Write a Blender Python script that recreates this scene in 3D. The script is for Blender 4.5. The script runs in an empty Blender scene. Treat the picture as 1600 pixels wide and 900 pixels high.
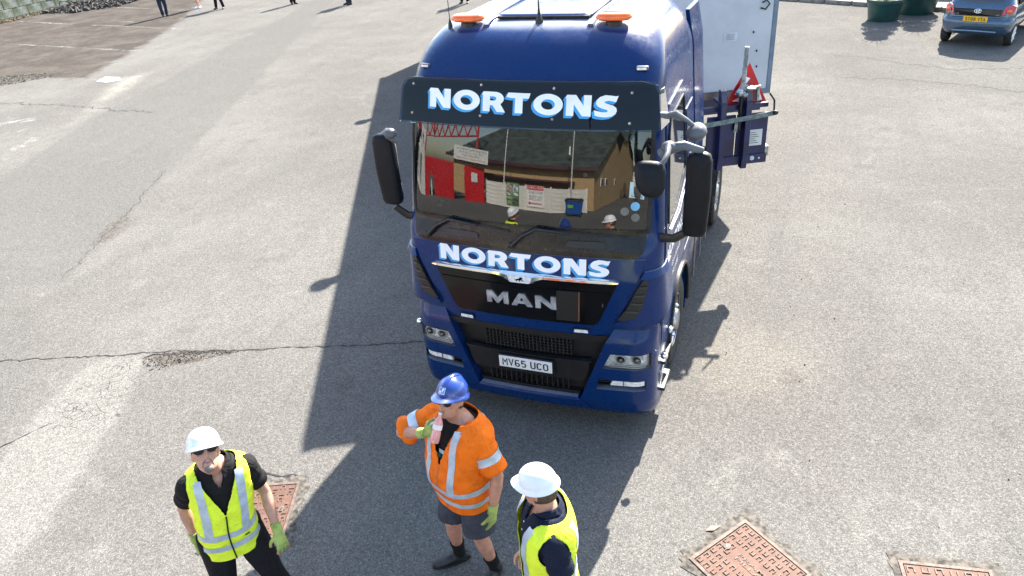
import bpy, bmesh, math, random
from math import sin, cos, pi, radians, sqrt, asin, acos, atan2, exp
from mathutils import Vector, Matrix, Euler, noise
random.seed(7)
SC = bpy.context.scene
COL = SC.collection
# ------------------------------------------------------------------ camera
cam_d = bpy.data.cameras.new("camera"); cam = bpy.data.objects.new("camera", cam_d); COL.objects.link(cam)
CAMP = Vector((2.14067, -5.36589, 4.89498)); CYAW, CPIT, CROL = -0.391896, 0.520253, -0.0839146
_cy, _sy, _cp, _sp = cos(CYAW), sin(CYAW), cos(CPIT), sin(CPIT)
_F = Vector((_sy*_cp, _cy*_cp, -_sp)); _R = Vector((_cy, -_sy, 0)); _U = _R.cross(_F)
_c, _s = cos(CROL), sin(CROL)
_R2 = _c*_R + _s*_U; _U2 = -_s*_R + _c*_U
cam.matrix_world = Matrix(((_R2.x, _U2.x, -_F.x, CAMP.x), (_R2.y, _U2.y, -_F.y, CAMP.y), (_R2.z, _U2.z, -_F.z, CAMP.z), (0, 0, 0, 1)))
cam_d.sensor_width = 36; cam_d.lens = 1154.4/1600*36; cam_d.clip_end = 1500; cam_d.clip_start = .05
SC.camera = cam
# ------------------------------------------------------------------ light
SUN_AZ, SUN_EL = radians(6.5), radians(38.0)          # the sun stands behind the truck, a little to its left-hand side
w = bpy.data.worlds.new("World"); SC.world = w; w.use_nodes = True
nt = w.node_tree; bg = nt.nodes["Background"]; sky = nt.nodes.new("ShaderNodeTexSky")
sky.sky_type = 'NISHITA'; sky.sun_disc = False; sky.sun_elevation = SUN_EL; sky.sun_rotation = SUN_AZ
sky.air_density = 1.25; sky.dust_density = 1.4
nt.links.new(sky.outputs[0], bg.inputs[0]); bg.inputs[1].default_value = 0.100
sl = bpy.data.lights.new("sun", 'SUN'); sl.energy = 5.0; sl.angle = radians(.55); sl.color = (1.0, .94, .85)
so = bpy.data.objects.new("sun", sl); COL.objects.link(so)
so.rotation_euler = Vector((sin(SUN_AZ)*cos(SUN_EL), cos(SUN_AZ)*cos(SUN_EL), sin(SUN_EL))).to_track_quat('Z', 'Y').to_euler()
vs = SC.view_settings; vs.view_transform = 'Standard'; vs.look = 'None'; vs.exposure = 2.27; vs.gamma = 1
# ------------------------------------------------------------------ shader helpers
class NT:
    def __init__(s, name):
        s.m = bpy.data.materials.new(name); s.m.use_nodes = True; s.t = s.m.node_tree
        s.b = s.t.nodes["Principled BSDF"]; s.out = s.t.nodes["Material Output"]
    def n(s, typ, **kw):
        nd = s.t.nodes.new(typ)
        for k, v in kw.items(): setattr(nd, k, v)
        return nd
    def put(s, sock, v):
        if hasattr(v, 'links'): s.t.links.new(v, sock)
        elif v is not None:
            sock.default_value = (tuple(v)+(1,))[:4] if (isinstance(v, (tuple, list)) and sock.type == 'RGBA') else v
    def math(s, op, a, b=None, c=None, clamp=False):
        nd = s.n("ShaderNodeMath", operation=op); nd.use_clamp = clamp
        s.put(nd.inputs[0], a)
        if b is not None: s.put(nd.inputs[1], b)
        if c is not None: s.put(nd.inputs[2], c)
        return nd.outputs[0]
    def mix(s, f, a, b, blend='MIX'):
        nd = s.n("ShaderNodeMix", data_type='RGBA', blend_type=blend)
        s.put(nd.inputs[0], f); s.put(nd.inputs[6], a); s.put(nd.inputs[7], b); return nd.outputs[2]
    def noise(s, scale, detail=3, rough=.6, vec=None, dist=0):
        nd = s.n("ShaderNodeTexNoise"); nd.inputs["Scale"].default_value = scale; nd.inputs["Detail"].default_value = detail
        nd.inputs["Roughness"].default_value = rough; nd.inputs["Distortion"].default_value = dist
        s.put(nd.inputs["Vector"], vec if vec is not None else s.obj()); return nd.outputs[0]
    def voro(s, scale, feature='F1', vec=None, out=0, rnd=1):
        nd = s.n("ShaderNodeTexVoronoi", feature=feature); nd.inputs["Scale"].default_value = scale
        nd.inputs["Randomness"].default_value = rnd
        s.put(nd.inputs["Vector"], vec if vec is not None else s.obj()); return nd.outputs[out]
    def obj(s):
        if not hasattr(s, '_o'): s._o = s.n("ShaderNodeTexCoord").outputs["Object"]
        return s._o
    def xyz(s):
        if not hasattr(s, '_x'):
            nd = s.n("ShaderNodeSeparateXYZ"); s.put(nd.inputs[0], s.obj()); s._x = nd.outputs
        return s._x
    def ramp(s, f, lo, hi, a=0., b=1.):
        nd = s.n("ShaderNodeMapRange"); nd.clamp = True; nd.interpolation_type = 'SMOOTHSTEP'
        s.put(nd.inputs[0], f); nd.inputs[1].default_value = lo; nd.inputs[2].default_value = hi
        nd.inputs[3].default_value = a; nd.inputs[4].default_value = b; return nd.outputs[0]
    def bump(s, h, strength=.3, dist=.01):
        nd = s.n("ShaderNodeBump"); nd.inputs["Strength"].default_value = strength; nd.inputs["Distance"].default_value = dist
        s.put(nd.inputs["Height"], h); s.put(s.b.inputs["Normal"], nd.outputs[0]); return nd
MATS = {}
def mat(name, col, rough=.5, metal=0., coat=0., spec=.5, var=.12, vscale=6., bump=0., bscale=60., rvar=.1, **kw):
    """plain painted / plastic / cloth surface with grain, wear and a little unevenness"""
    if name in MATS: return MATS[name]
    N = NT(name); B = N.b
    f = N.noise(vscale, 4)
    d = tuple(max(0, c*(1-var*1.6)) for c in col); l = tuple(min(1, c*(1+var)) for c in col)
    N.put(B.inputs["Base Color"], N.mix(N.ramp(f, .3, .7), d, l))
    N.put(B.inputs["Roughness"], N.ramp(N.noise(vscale*3.1, 3), .3, .7, max(.02, rough-rvar*rough), min(1, rough+rvar*rough)))
    B.inputs["Metallic"].default_value = metal; B.inputs["Coat Weight"].default_value = coat; B.inputs["Coat Roughness"].default_value = .03
    B.inputs["Specular IOR Level"].default_value = spec
    if bump: N.bump(N.noise(bscale, 4), bump, .004)
    for k, v in kw.items(): B.inputs[k].default_value = v
    MATS[name] = N.m; return N.m
# ------------------------------------------------------------------ mesh helpers
class MB:
    def __init__(s): s.v = []; s.f = []; s.mi = []; s.cur = 0
    def add(s, vs, fs):
        o = len(s.v); s.v += [tuple(p) for p in vs]; s.f += [tuple(i+o for i in f) for f in fs]; s.mi += [s.cur]*len(fs); return o
    def box(s, c, size, rot=None):
        M = Matrix.Translation(c) @ (rot.to_4x4() if rot is not None else Matrix())
        hx, hy, hz = size[0]/2, size[1]/2, size[2]/2
        s.add([M @ Vector((x*hx, y*hy, z*hz)) for x, y, z in ((-1,-1,-1),(1,-1,-1),(1,1,-1),(-1,1,-1),(-1,-1,1),(1,-1,1),(1,1,1),(-1,1,1))],
              [(0,3,2,1),(4,5,6,7),(0,1,5,4),(1,2,6,5),(2,3,7,6),(3,0,4,7)]); return s
    def bar(s, a, b, wd, hd, up=(0,0,1)):
        a, b = Vector(a), Vector(b); d = (b-a); L = d.length; d.normalize(); u = Vector(up)
        x = d.cross(u); 
        if x.length < 1e-4: x = d.cross(Vector((1,0,0)))
        x.normalize(); u = x.cross(d)
        R = Matrix((x, d, u)).transposed(); return s.box((a+b)/2, (wd, L, hd), R)
    def tube(s, pts, rad, n=12, cap=True, ref=None, closed=False):
        pts = [Vector(p) for p in pts]; N = len(pts)
        if not isinstance(rad, (list, tuple)): rad = [rad]*N
        rad = [(r, r) if not isinstance(r, tuple) else r for r in rad]
        rings = []; px = None
        for i in range(N):
            if closed: t = pts[(i+1) % N]-pts[i-1]
            else: t = pts[min(i+1, N-1)]-pts[max(i-1, 0)]
            if t.length < 1e-9: t = Vector((0,0,1))
            t.normalize()
            if px is None:
                r0 = Vector(ref) if ref is not None else (Vector((0,0,1)) if abs(t.z) < .9 else Vector((1,0,0)))
                px = r0 - t*r0.dot(t)
            else: px = px - t*px.dot(t)
            px.normalize(); py = t.cross(px)
            rings.append([pts[i]+px*cos(2*pi*k/n)*rad[i][0]+py*sin(2*pi*k/n)*rad[i][1] for k in range(n)])
        return s.loft(rings, cap and not closed, closed)
    def loft(s, rings, cap=True, closed=False, open_=False):
        n = len(rings[0]); N = len(rings); vs = [p for r in rings for p in r]; fs = []
        for i in range(N if closed else N-1):
            j = (i+1) % N
            for k in range(n-1 if open_ else n):
                l = (k+1) % n; fs.append((i*n+k, i*n+l, j*n+l, j*n+k))
        if cap: fs.append(tuple(range(n-1, -1, -1))); fs.append(tuple((N-1)*n+k for k in range(n)))
        s.add(vs, fs); return s
    def lathe(s, prof, c=(0,0,0), n=24, axis='z', cap=False):
        c = Vector(c); rings = []
        for r, h in prof:
            ring = []
            for k in range(n):
                a = 2*pi*k/n; p = Vector((r*cos(a), r*sin(a), h))
                if axis == 'x': p = Vector((h, r*cos(a), r*sin(a)))
                if axis == 'y': p = Vector((r*sin(a), h, r*cos(a)))
                ring.append(c+p)
            rings.append(ring)
        return s.loft(rings, cap)
    def ell(s, c, r, n=14, m=9, R=None):
        rings = []
        for i in range(m+1):
            a = -pi/2 + pi*i/m; rr = max(cos(a), .02)
            ring = [Vector((r[0]*rr*cos(2*pi*k/n), r[1]*rr*sin(2*pi*k/n), r[2]*sin(a))) for k in range(n)]
            rings.append([Vector(c)+(R @ p if R is not None else p) for p in ring])
        return s.loft(rings, True)
    def prism(s, poly, z0, z1, f=None):
        """polygon (u,v) swept from z0 to z1; f maps (u,v,w) into place"""
        n = len(poly); f = f or (lambda u, v, q: (u, v, q))
        vs = [f(u, v, z0) for u, v in poly]+[f(u, v, z1) for u, v in poly]
        fs = [(i, (i+1) % n, n+(i+1) % n, n+i) for i in range(n)]+[tuple(range(n-1, -1, -1)), tuple(range(n, 2*n))]
        s.add(vs, fs); return s
    def mesh(s, name, mats, smooth=40, merge=0, norm=True):
        me = bpy.data.meshes.new(name); me.from_pydata(s.v, [], s.f)
        if not isinstance(mats, (list, tuple)): mats = [mats]
        for m in mats: me.materials.append(m)
        me.polygons.foreach_set("material_index", s.mi)
        if merge or norm:
            bm = bmesh.new(); bm.from_mesh(me)
            if merge: bmesh.ops.remove_doubles(bm, verts=bm.verts, dist=merge)
            if norm: bmesh.ops.recalc_face_normals(bm, faces=bm.faces)
            bm.to_mesh(me); bm.free()
        if smooth:
            me.polygons.foreach_set("use_smooth", [True]*len(me.polygons)); me.set_sharp_from_angle(angle=radians(smooth))
        me.update(); return me
    def build(s, name, mats, parent=None, smooth=40, merge=0, bevel=0, norm=True, sub=0):
        o = bpy.data.objects.new(name, s.mesh(name, mats, smooth, merge, norm)); COL.objects.link(o)
        if bevel:
            b = o.modifiers.new("bevel", 'BEVEL'); b.width = bevel; b.segments = 2; b.limit_method = 'ANGLE'; b.angle_limit = radians(50); b.harden_normals = False
        if sub:
            b = o.modifiers.new("sub", 'SUBSURF'); b.levels = sub; b.render_levels = sub
        par(o, parent); return o
def WM(o):
    return o.matrix_basis.copy() if o.parent is None else WM(o.parent) @ o.matrix_parent_inverse @ o.matrix_basis
def par(o, parent, keep=True):
    if parent is None: return
    o.parent = parent
    if keep: o.matrix_parent_inverse = WM(parent).inverted()
def tag(o, label=None, cat=None, group=None, kind=None):
    for k, v in (('label', label), ('category', cat), ('group', group), ('kind', kind)):
        if v: o[k] = v
    return o
def empty(name, loc, rz=0, label=None, cat=None, group=None):
    o = bpy.data.objects.new(name, None); COL.objects.link(o); o.location = loc; o.rotation_euler = (0, 0, rz); o.empty_display_size = .1
    return tag(o, label, cat, group)
def dup(o, parent=None):
    c = o.copy(); COL.objects.link(c)
    if parent is not None: c.parent = parent
    for ch in list(o.children): dup(ch, c)
    return c
def inst(o, parent, M=None):
    """copy of a part, sharing its mesh"""
    c = o.copy(); COL.objects.link(c)
    if M is not None: c.matrix_basis = M @ o.matrix_basis
    return c
_tc = {}
def text_geo(body, size=1., extrude=0., offset=0., align='CENTER', sx=1., res=3, shear=0.):
    cu = bpy.data.curves.new("txt", 'FONT'); cu.body = body; cu.size = size; cu.extrude = extrude; cu.offset = offset
    cu.align_x = align; cu.align_y = 'CENTER'; cu.resolution_u = res; cu.shear = shear
    ob = bpy.data.objects.new("txt", cu); COL.objects.link(ob)
    dg = bpy.context.evaluated_depsgraph_get(); me = bpy.data.meshes.new_from_object(ob.evaluated_get(dg))
    vs = [(v.co.x*sx, v.co.y, v.co.z) for v in me.vertices]; fs = [tuple(p.vertices) for p in me.polygons]
    bpy.data.objects.remove(ob); bpy.data.curves.remove(cu); bpy.data.meshes.remove(me)
    return vs, fs
def poly_geo(polys):
    """2-D outlines (holes allowed, even-odd) -> filled vertices and faces"""
    cu = bpy.data.curves.new("pl", 'CURVE'); cu.dimensions = '2D'; cu.fill_mode = 'BOTH'
    for P in polys:
        sp = cu.splines.new('POLY'); sp.points.add(len(P)-1); sp.use_cyclic_u = True
        for i, (x, y) in enumerate(P): sp.points[i].co = (x, y, 0, 1)
    ob = bpy.data.objects.new("pl", cu); COL.objects.link(ob)
    dg = bpy.context.evaluated_depsgraph_get(); me = bpy.data.meshes.new_from_object(ob.evaluated_get(dg))
    vs = [tuple(v.co) for v in me.vertices]; fs = [tuple(p.vertices) for p in me.polygons]
    bpy.data.objects.remove(ob); bpy.data.curves.remove(cu); bpy.data.meshes.remove(me)
    return vs, fs
def text_on(name, body, m, parent, O, X, Y, width=None, height=None, size=1., offset=0., lift=.002, **kw):
    """lettering laid flat with its centre at O, reading along X, up along Y"""
    vs, fs = text_geo(body, size, offset=offset, **kw)
    x0, x1 = min(v[0] for v in vs), max(v[0] for v in vs); y0, y1 = min(v[1] for v in vs), max(v[1] for v in vs)
    sx = width/(x1-x0) if width else (height/(y1-y0) if height else 1); sy = height/(y1-y0) if height else sx
    X = Vector(X).normalized(); Y = Vector(Y).normalized(); Z = X.cross(Y); O = Vector(O)+Z*lift
    mb = MB(); mb.add([O+X*(v[0]-(x0+x1)/2)*sx+Y*(v[1]-(y0+y1)/2)*sy for v in vs], fs)
    return mb.build(name, m, parent, smooth=0, norm=False)
def _ell(cx, cy, rx, ry, a0, a1, n=10): return [(cx+rx*cos(radians(a0+(a1-a0)*i/n)), cy+ry*sin(radians(a0+(a1-a0)*i/n))) for i in range(n+1)]
PG = {'M': [[(.07, 0), (.07, .93), (.30, .45), (.53, .93), (.53, 0)]], 'V': [[(.05, 1), (.29, .08), (.53, 1)]], 'U': [[(.07, 1)]+_ell(.29, .27, .22, .20, 180, 360)+[(.51, 1)]],
 'C': [_ell(.29, .72, .22, .21, 15, 180, 7)+_ell(.29, .28, .22, .21, 180, 345, 7)], 'O': [_ell(.29, .72, .22, .21, 0, 180, 7)+_ell(.29, .28, .22, .21, 180, 360, 7)+[(.51, .74)]], '0': [_ell(.29, .72, .22, .21, 0, 180, 7)+_ell(.29, .28, .22, .21, 180, 360, 7)+[(.51, .74)]],
 '6': [[(.48, .90)]+_ell(.29, .72, .22, .21, 70, 180, 5)+_ell(.29, .29, .22, .22, 180, 520, 16)], '5': [[(.50, .93), (.10, .93), (.08, .52), (.26, .58)]+_ell(.28, .32, .23, .25, 85, -140, 12)],
 'S': [_ell(.29, .73, .21, .20, 20, 230, 8)+[(.29, .52)]+_ell(.29, .28, .22, .21, 60, -160, 8)], 'T': [[(.02, .93), (.56, .93)], [(.29, .93), (.29, 0)]], '8': [_ell(.29, .29, .22, .22, 90, 450, 14), _ell(.29, .74, .19, .19, -90, 270, 14)], 'A': [[(.05, 0), (.29, .95), (.53, 0)], [(.14, .30), (.44, .30)]], ' ': []}
def plate_text(body, m, parent, O, X, width, height, lift=.002):
    """registration characters as flat ribbons of even stroke"""
    X = Vector(X).normalized(); Z = Vector((0, 0, 1)); Nn = X.cross(Z); adv = [.70 if c != ' ' else .34 for c in body]; sc = width/(sum(adv)-.12); cx = -width/2; O = Vector(O)
    for ci, c in enumerate(body):
        mb = MB()
        for k, P in enumerate(PG[c]):
            L = []; R = []; w_ = .075
            for i, (x, y) in enumerate(P):
                p = Vector((x, y)); a = (p-Vector(P[i-1])).normalized() if i else None; b = (Vector(P[i+1])-p).normalized() if i < len(P)-1 else None
                a = a or b; b = b or a; t = (a+b).normalized(); n = Vector((-t.y, t.x)); l = w_/max(.45, n.dot(Vector((-a.y, a.x)))); L.append(p+n*l); R.append(p-n*l)
            n = len(P); mb.add([O+X*(cx+q.x*sc)+Z*((q.y-.5)*height)+Nn*(lift+.0004*k) for q in L+R], [(i, i+1, n+i+1, n+i) for i in range(n-1)])
        if PG[c]: mb.build("plate_character", m, parent, smooth=0, norm=False)
        cx += adv[ci]*sc
def remesh(o, voxel, smooth_it=2, factor=.5):
    """evaluate voxel remesh + smoothing now, so the body is one continuous surface"""
    r = o.modifiers.new("r", 'REMESH'); r.mode = 'VOXEL'; r.voxel_size = voxel; r.use_smooth_shade = True
    if smooth_it:
        q = o.modifiers.new("s", 'SMOOTH'); q.iterations = smooth_it; q.factor = factor
    dg = bpy.context.evaluated_depsgraph_get(); dg.update()
    me = bpy.data.meshes.new_from_object(o.evaluated_get(dg)); me.name = o.name
    o.modifiers.clear(); old = o.data; ms = [m for m in old.materials]; o.data = me
    me.materials.clear()
    for m in ms: me.materials.append(m)
    bpy.data.meshes.remove(old); me.polygons.foreach_set("use_smooth", [True]*len(me.polygons)); return o
def interp(x, xs, ys):
    if x <= xs[0]: return ys[0]
    for i in range(1, len(xs)):
        if x <= xs[i]:
            t = (x-xs[i-1])/(xs[i]-xs[i-1]); return ys[i-1]+(ys[i]-ys[i-1])*t
    return ys[-1]
def smooth_i(x, xs, ys):
    """monotone-ish cubic through the points"""
    n = len(xs)
    if x <= xs[0]: return ys[0]
    if x >= xs[-1]: return ys[-1]
    i = max(j for j in range(n-1) if xs[j] <= x); h = xs[i+1]-xs[i]; t = (x-xs[i])/h
    def sl(j):
        if j == 0 or j == n-1:
            k = 0 if j == 0 else n-2; return (ys[k+1]-ys[k])/(xs[k+1]-xs[k])
        a = (ys[j]-ys[j-1])/(xs[j]-xs[j-1]); b = (ys[j+1]-ys[j])/(xs[j+1]-xs[j])
        return 0 if a*b <= 0 else 2*a*b/(a+b)
    m0, m1 = sl(i)*h, sl(i+1)*h
    return (2*t**3-3*t*t+1)*ys[i]+(t**3-2*t*t+t)*m0+(-2*t**3+3*t*t)*ys[i+1]+(t**3-t*t)*m1
# ------------------------------------------------------------------ materials
def paint(name, col, flake=True, dust=.25, topglare=.75):
    N = NT(name); B = N.b
    d = N.ramp(N.noise(3.2, 6, .75), .5, .75, 0, dust)
    g = N.n("ShaderNodeNewGeometry"); sx = N.n("ShaderNodeSeparateXYZ"); N.put(sx.inputs[0], g.outputs["Normal"])     # pale sky glare on up-facing paint, mixed into the base colour
    c = N.mix(d, col, (.10, .10, .11)); c = N.mix(N.math('MULTIPLY', N.ramp(sx.outputs[2], .90, .995, 0, topglare), N.ramp(N.noise(2.5, 5, .7), .25, .65, .6, 1)), c, (.26, .28, .31))
    N.put(B.inputs["Base Color"], c)
    N.put(B.inputs["Roughness"], N.ramp(N.noise(7, 5, .7), .35, .7, .22, .42))
    B.inputs["Coat Weight"].default_value = .45; B.inputs["Coat IOR"].default_value = 1.4; B.inputs["Specular IOR Level"].default_value = .15
    N.put(B.inputs["Coat Roughness"], N.ramp(N.noise(5, 5, .7), .35, .75, .10, .22))
    N.bump(N.noise(1.6, 2), .05, .01); return N.m
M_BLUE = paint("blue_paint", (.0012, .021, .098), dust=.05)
M_NAVY = paint("navy_chassis_paint", (.006, .011, .06), dust=.12, topglare=.2)
M_BLK = mat("black_plastic", (.008, .008, .009), .45, bump=.1, bscale=200)
M_BLKG = mat("black_gloss", (.004, .004, .005), .14, coat=.1, spec=.3, rvar=.3)
M_GREYPL = mat("grey_plastic", (.11, .115, .125), .4, spec=.35, bump=.05, bscale=300)
M_RUB = mat("rubber", (.018, .018, .019), .8, var=.3, bump=.3, bscale=40)
M_LET = mat("satin_metal_letter", (.60, .60, .62), .22, .6, var=.25, vscale=9)
M_CHR = mat("chrome", (.85, .85, .86), .14, 1., var=.03, rvar=.3)
M_STEEL = mat("steel", (.4, .4, .4), .38, .9, var=.25, bump=.1)
M_GALV = mat("galvanised", (.38, .39, .38), .5, .5, var=.3, vscale=14, bump=.15)
M_WHITE = mat("white_vinyl", (.82, .83, .86), .35, var=.04)
M_CYAN = mat("cyan_vinyl", (.03, .3, .62), .35, var=.05)
M_RED = mat("red_paint", (.5, .012, .016), .35, var=.1)
M_ORLENS = mat("amber_lens", (.85, .13, .008), .12, coat=.6, var=.1)
M_REDLENS = mat("red_lens", (.5, .01, .01), .12, coat=.6)
M_LAMP = mat("lamp_reflector", (.82, .83, .84), .25, .15, var=.15, vscale=30)
M_WLENS = mat("clear_lens", (.6, .62, .62), .12, 0, coat=.5)
M_YELP = mat("yellow_plate", (.75, .42, .01), .4, var=.04)
M_WHP = mat("white_plate", (.72, .73, .72), .4, var=.04)
M_INK = mat("black_ink", (.01, .01, .011), .5, var=.02)
M_CARGO = mat("white_panel", (.47, .505, .54), .32, var=.05, vscale=2.5, coat=.1)
M_PAPER = mat("paper_label", (.6, .62, .6), .6, var=.06)
def glass(name, tint=.45, f=(.9, 1., .98), ior=1.55, rough=0., film=0.):
    N = NT(name); N.t.nodes.remove(N.b)
    tr = N.n("ShaderNodeBsdfTransparent"); tr.inputs[0].default_value = tuple(c*tint for c in f)+(1,)
    gl = N.n("ShaderNodeBsdfGlossy"); gl.inputs["Roughness"].default_value = rough; gl.inputs[0].default_value = (1, 1, 1, 1)
    fr = N.n("ShaderNodeFresnel"); fr.inputs[0].default_value = ior
    mx = N.n("ShaderNodeMixShader"); N.put(mx.inputs[0], fr.outputs[0])
    N.t.links.new(tr.outputs[0], mx.inputs[1]); N.t.links.new(gl.outputs[0], mx.inputs[2]); 
    if film:            # a thin road-dirt film on the glass
        df = N.n("ShaderNodeBsdfDiffuse"); df.inputs[0].default_value = (.35, .36, .36, 1); m2 = N.n("ShaderNodeMixShader"); N.put(m2.inputs[0], N.ramp(N.noise(1.6, 5, .7), .3, .8, film*.3, film)); N.t.links.new(mx.outputs[0], m2.inputs[1]); N.t.links.new(df.outputs[0], m2.inputs[2]); mx = m2
    N.t.links.new(mx.outputs[0], N.out.inputs[0]); return N.m
M_WS = glass("windscreen_glass", .30, ior=1.72, rough=.003, film=.03)
M_CLEAR = glass("clear_cover", .97, (1., 1., 1.), ior=1.4)
M_VISOR = glass("smoked_visor", .55, (.7, .85, 1.), ior=1.32)
def dark_glass(name):
    return mat(name, (.012, .014, .014), .02, coat=1., spec=1., var=.02, rvar=.1)
M_DG = dark_glass("tinted_window_glass")
def stripes(name, a, b, sc, axis=2, lo=.45, hi=.55, rough=.5):
    N = NT(name); x = N.xyz()[axis]
    f = N.ramp(N.math('FRACT', N.math('MULTIPLY', x, sc)), lo, hi)
    N.put(N.b.inputs["Base Color"], N.mix(f, a, b)); N.b.inputs["Roughness"].default_value = rough; return N.m
# ------------------------------------------------------------------ the ground
def asphalt():
    N = NT("asphalt"); B = N.b; x, y, z = N.xyz()
    warp = N.math('SUBTRACT', N.noise(1.1, 5, .7), .5); warp2 = N.math('SUBTRACT', N.noise(1.3, 5, .7, dist=.6), .5)
    fine = N.math('SUBTRACT', N.noise(9, 4, .7), .5)
    def mask(poly, soft=.15, wob=.5, rag=.25):
        P = [Vector(p) for p in poly]; A = sum(P[i].x*P[(i+1) % len(P)].y-P[(i+1) % len(P)].x*P[i].y for i in range(len(P)))
        if A < 0: P = P[::-1]
        m = None
        for i in range(len(P)):
            a, b = P[i], P[(i+1) % len(P)]; e = (b-a).normalized(); nx, ny = -e.y, e.x; c = -(a.x*nx+a.y*ny)
            d = N.math('ADD', N.math('MULTIPLY_ADD', x, nx, c), N.math('MULTIPLY', y, ny))
            d = N.math('ADD', d, N.math('MULTIPLY', warp if i % 2 else warp2, wob)); d = N.math('ADD', d, N.math('MULTIPLY', fine, rag))
            s = N.ramp(d, -soft, soft); m = s if m is None else N.math('MULTIPLY', m, s)
        return m
    # tone of old, sun-bleached, dusty asphalt
    big = N.noise(.22, 5, .65); mid = N.noise(1.7, 6, .7); small = N.noise(11, 4, .7)
    col = N.mix(N.ramp(big, .35, .68), (0.164, 0.157, 0.148), (0.212, 0.207, 0.192))
    col = N.mix(N.ramp(mid, .45, .8), col, (0.158, 0.153, 0.144))
    col = N.mix(N.ramp(N.noise(.75, 7, .75, dist=1.2), .56, .72, 0, .55), col, (0.281, 0.275, 0.253))
    # stains and repairs
    col = N.mix(N.ramp(N.noise(.9, 4, .65, dist=.8), .62, .74, 0, .2), col, (0.090, 0.089, 0.087))
    spot = N.ramp(N.math('ADD', N.voro(.8, 'F1', out=0), N.math('MULTIPLY', fine, .18)), .05, .16, .25, 0)
    col = N.mix(spot, col, (0.064, 0.063, 0.061))
    # tyre-polished tracks running with the lorry
    tr = N.noise(1.0, 3, .6, vec=(lambda v: (N.put(v.inputs[0], N.obj()), v.inputs["Scale"].default_value.__setitem__(slice(0,3), (1.3, .12, 1)), v.inputs["Rotation"].default_value.__setitem__(2, radians(-24)), v.outputs[0])[-1])(N.n("ShaderNodeMapping")))
    col = N.mix(N.ramp(tr, .5, .7, 0, .4), col, (0.152, 0.150, 0.144))
    # worn older surface by the parking bays, browner and darker
    bay = mask([(-60, 12.6), (-21.5, 11.9), (-17.7, 12.1), (-20.2, 16.1), (-24.9, 24.8), (-32, 40), (-60, 40)], .2, 1.2, .5)
    col = N.mix(bay, col, N.mix(N.ramp(N.noise(.9, 6, .72), .35, .7), (0.069, 0.060, 0.054), (0.125, 0.111, 0.097)))
    strip = mask([(-17.6, 12.1), (-20.2, 16.1), (-24.9, 24.8), (-21.8, 24.6), (-19.2, 18.2), (-14.4, 8.1), (-11.8, 3.6), (-14.5, 3.6), (-19.4, 9.3)], .35, 1.0, .4)
    col = N.mix(N.math('MULTIPLY', strip, .95), col, (0.297, 0.284, 0.257))
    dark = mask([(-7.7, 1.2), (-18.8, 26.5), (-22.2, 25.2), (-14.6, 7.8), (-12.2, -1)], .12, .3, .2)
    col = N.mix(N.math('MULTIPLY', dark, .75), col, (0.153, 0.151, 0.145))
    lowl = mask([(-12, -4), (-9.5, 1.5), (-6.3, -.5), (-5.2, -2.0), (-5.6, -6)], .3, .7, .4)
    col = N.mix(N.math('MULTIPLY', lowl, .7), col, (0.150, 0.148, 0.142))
    yel = mask([(1.2, 2.1), (2.0, 2.35), (2.7, 1.6), (2.1, .9), (1.5, 1.1)], .35, .9, .4)
    col = N.mix(N.math('MULTIPLY', yel, .3), col, (.29, .262, .215))
    rr = N.math('SQRT', N.math('ADD', N.math('POWER', N.math('SUBTRACT', x, 3.35), 2), N.math('POWER', N.math('SUBTRACT', y, -.45), 2)))
    ring = N.ramp(N.math('ABSOLUTE', N.math('ADD', N.math('SUBTRACT', rr, .36), N.math('MULTIPLY', fine, .12))), .0, .09, .18, 0)
    col = N.mix(ring, col, (.32, .305, .275))
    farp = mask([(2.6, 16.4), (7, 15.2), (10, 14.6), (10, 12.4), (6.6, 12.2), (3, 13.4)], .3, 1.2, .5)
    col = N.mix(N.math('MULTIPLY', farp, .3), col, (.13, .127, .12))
    # crazed pale patch
    pal = mask([(-5.75, -.33), (-4.9, .0), (-4.65, -.5), (-4.3, -1.2), (-3.9, -2.2), (-3.6, -3.4), (-4.9, -3.4), (-5.3, -1.5)], .12, .45, .3)
    col = N.mix(N.math('MULTIPLY', pal, .5), col, (0.307, 0.298, 0.273))
    vv = N.n("ShaderNodeVectorMath", operation='ADD'); nn = N.n("ShaderNodeTexNoise"); nn.inputs["Scale"].default_value = 5; N.put(nn.inputs["Vector"], N.obj())
    sc = N.n("ShaderNodeVectorMath", operation='SCALE'); N.put(sc.inputs[0], nn.outputs[1]); sc.inputs[3].default_value = .2
    N.put(vv.inputs[0], N.obj()); N.put(vv.inputs[1], sc.outputs[0])
    craze = N.ramp(N.voro(9.5, 'DISTANCE_TO_EDGE', vec=vv.outputs[0]), .015, .05, 1, 0)
    cr = N.math('MULTIPLY', N.math('MULTIPLY', N.math('MULTIPLY', craze, N.ramp(N.noise(4, 4, .7), .40, .60, .1, 1)), mask([(-5.3, -.25), (-4.75, .0), (-4.55, -.6), (-4.35, -1.15), (-4.9, -1.5), (-5.3, -1.0)], .15, .4, .3)), .75)
    # broken-out hollow with dirt in it
    hol = mask([(-4.95, -.1), (-4.85, .06), (-4.1, .30), (-3.7, .38), (-4.15, .08), (-4.55, -.2)], .05, .25, .25)
    hol2 = mask([(-8.4, 2.3), (-8.75, 3.0), (-8.8, 3.5), (-8.5, 3.3), (-8.2, 2.6)], .06, .35, .3)
    hol3 = mask([(-22.8, 12.2), (-21.6, 12.7), (-20.6, 12.3), (-21.2, 11.3), (-24, 10.6)], .15, .6, .4)
    hh = N.math('MAXIMUM', N.math('MAXIMUM', hol, N.math('MULTIPLY', hol2, .6)), hol3)
    col = N.mix(N.math('MULTIPLY', hh, .8), col, N.mix(N.ramp(small, .4, .6), (0.063, 0.056, 0.048), (0.161, 0.147, 0.126)))
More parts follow.
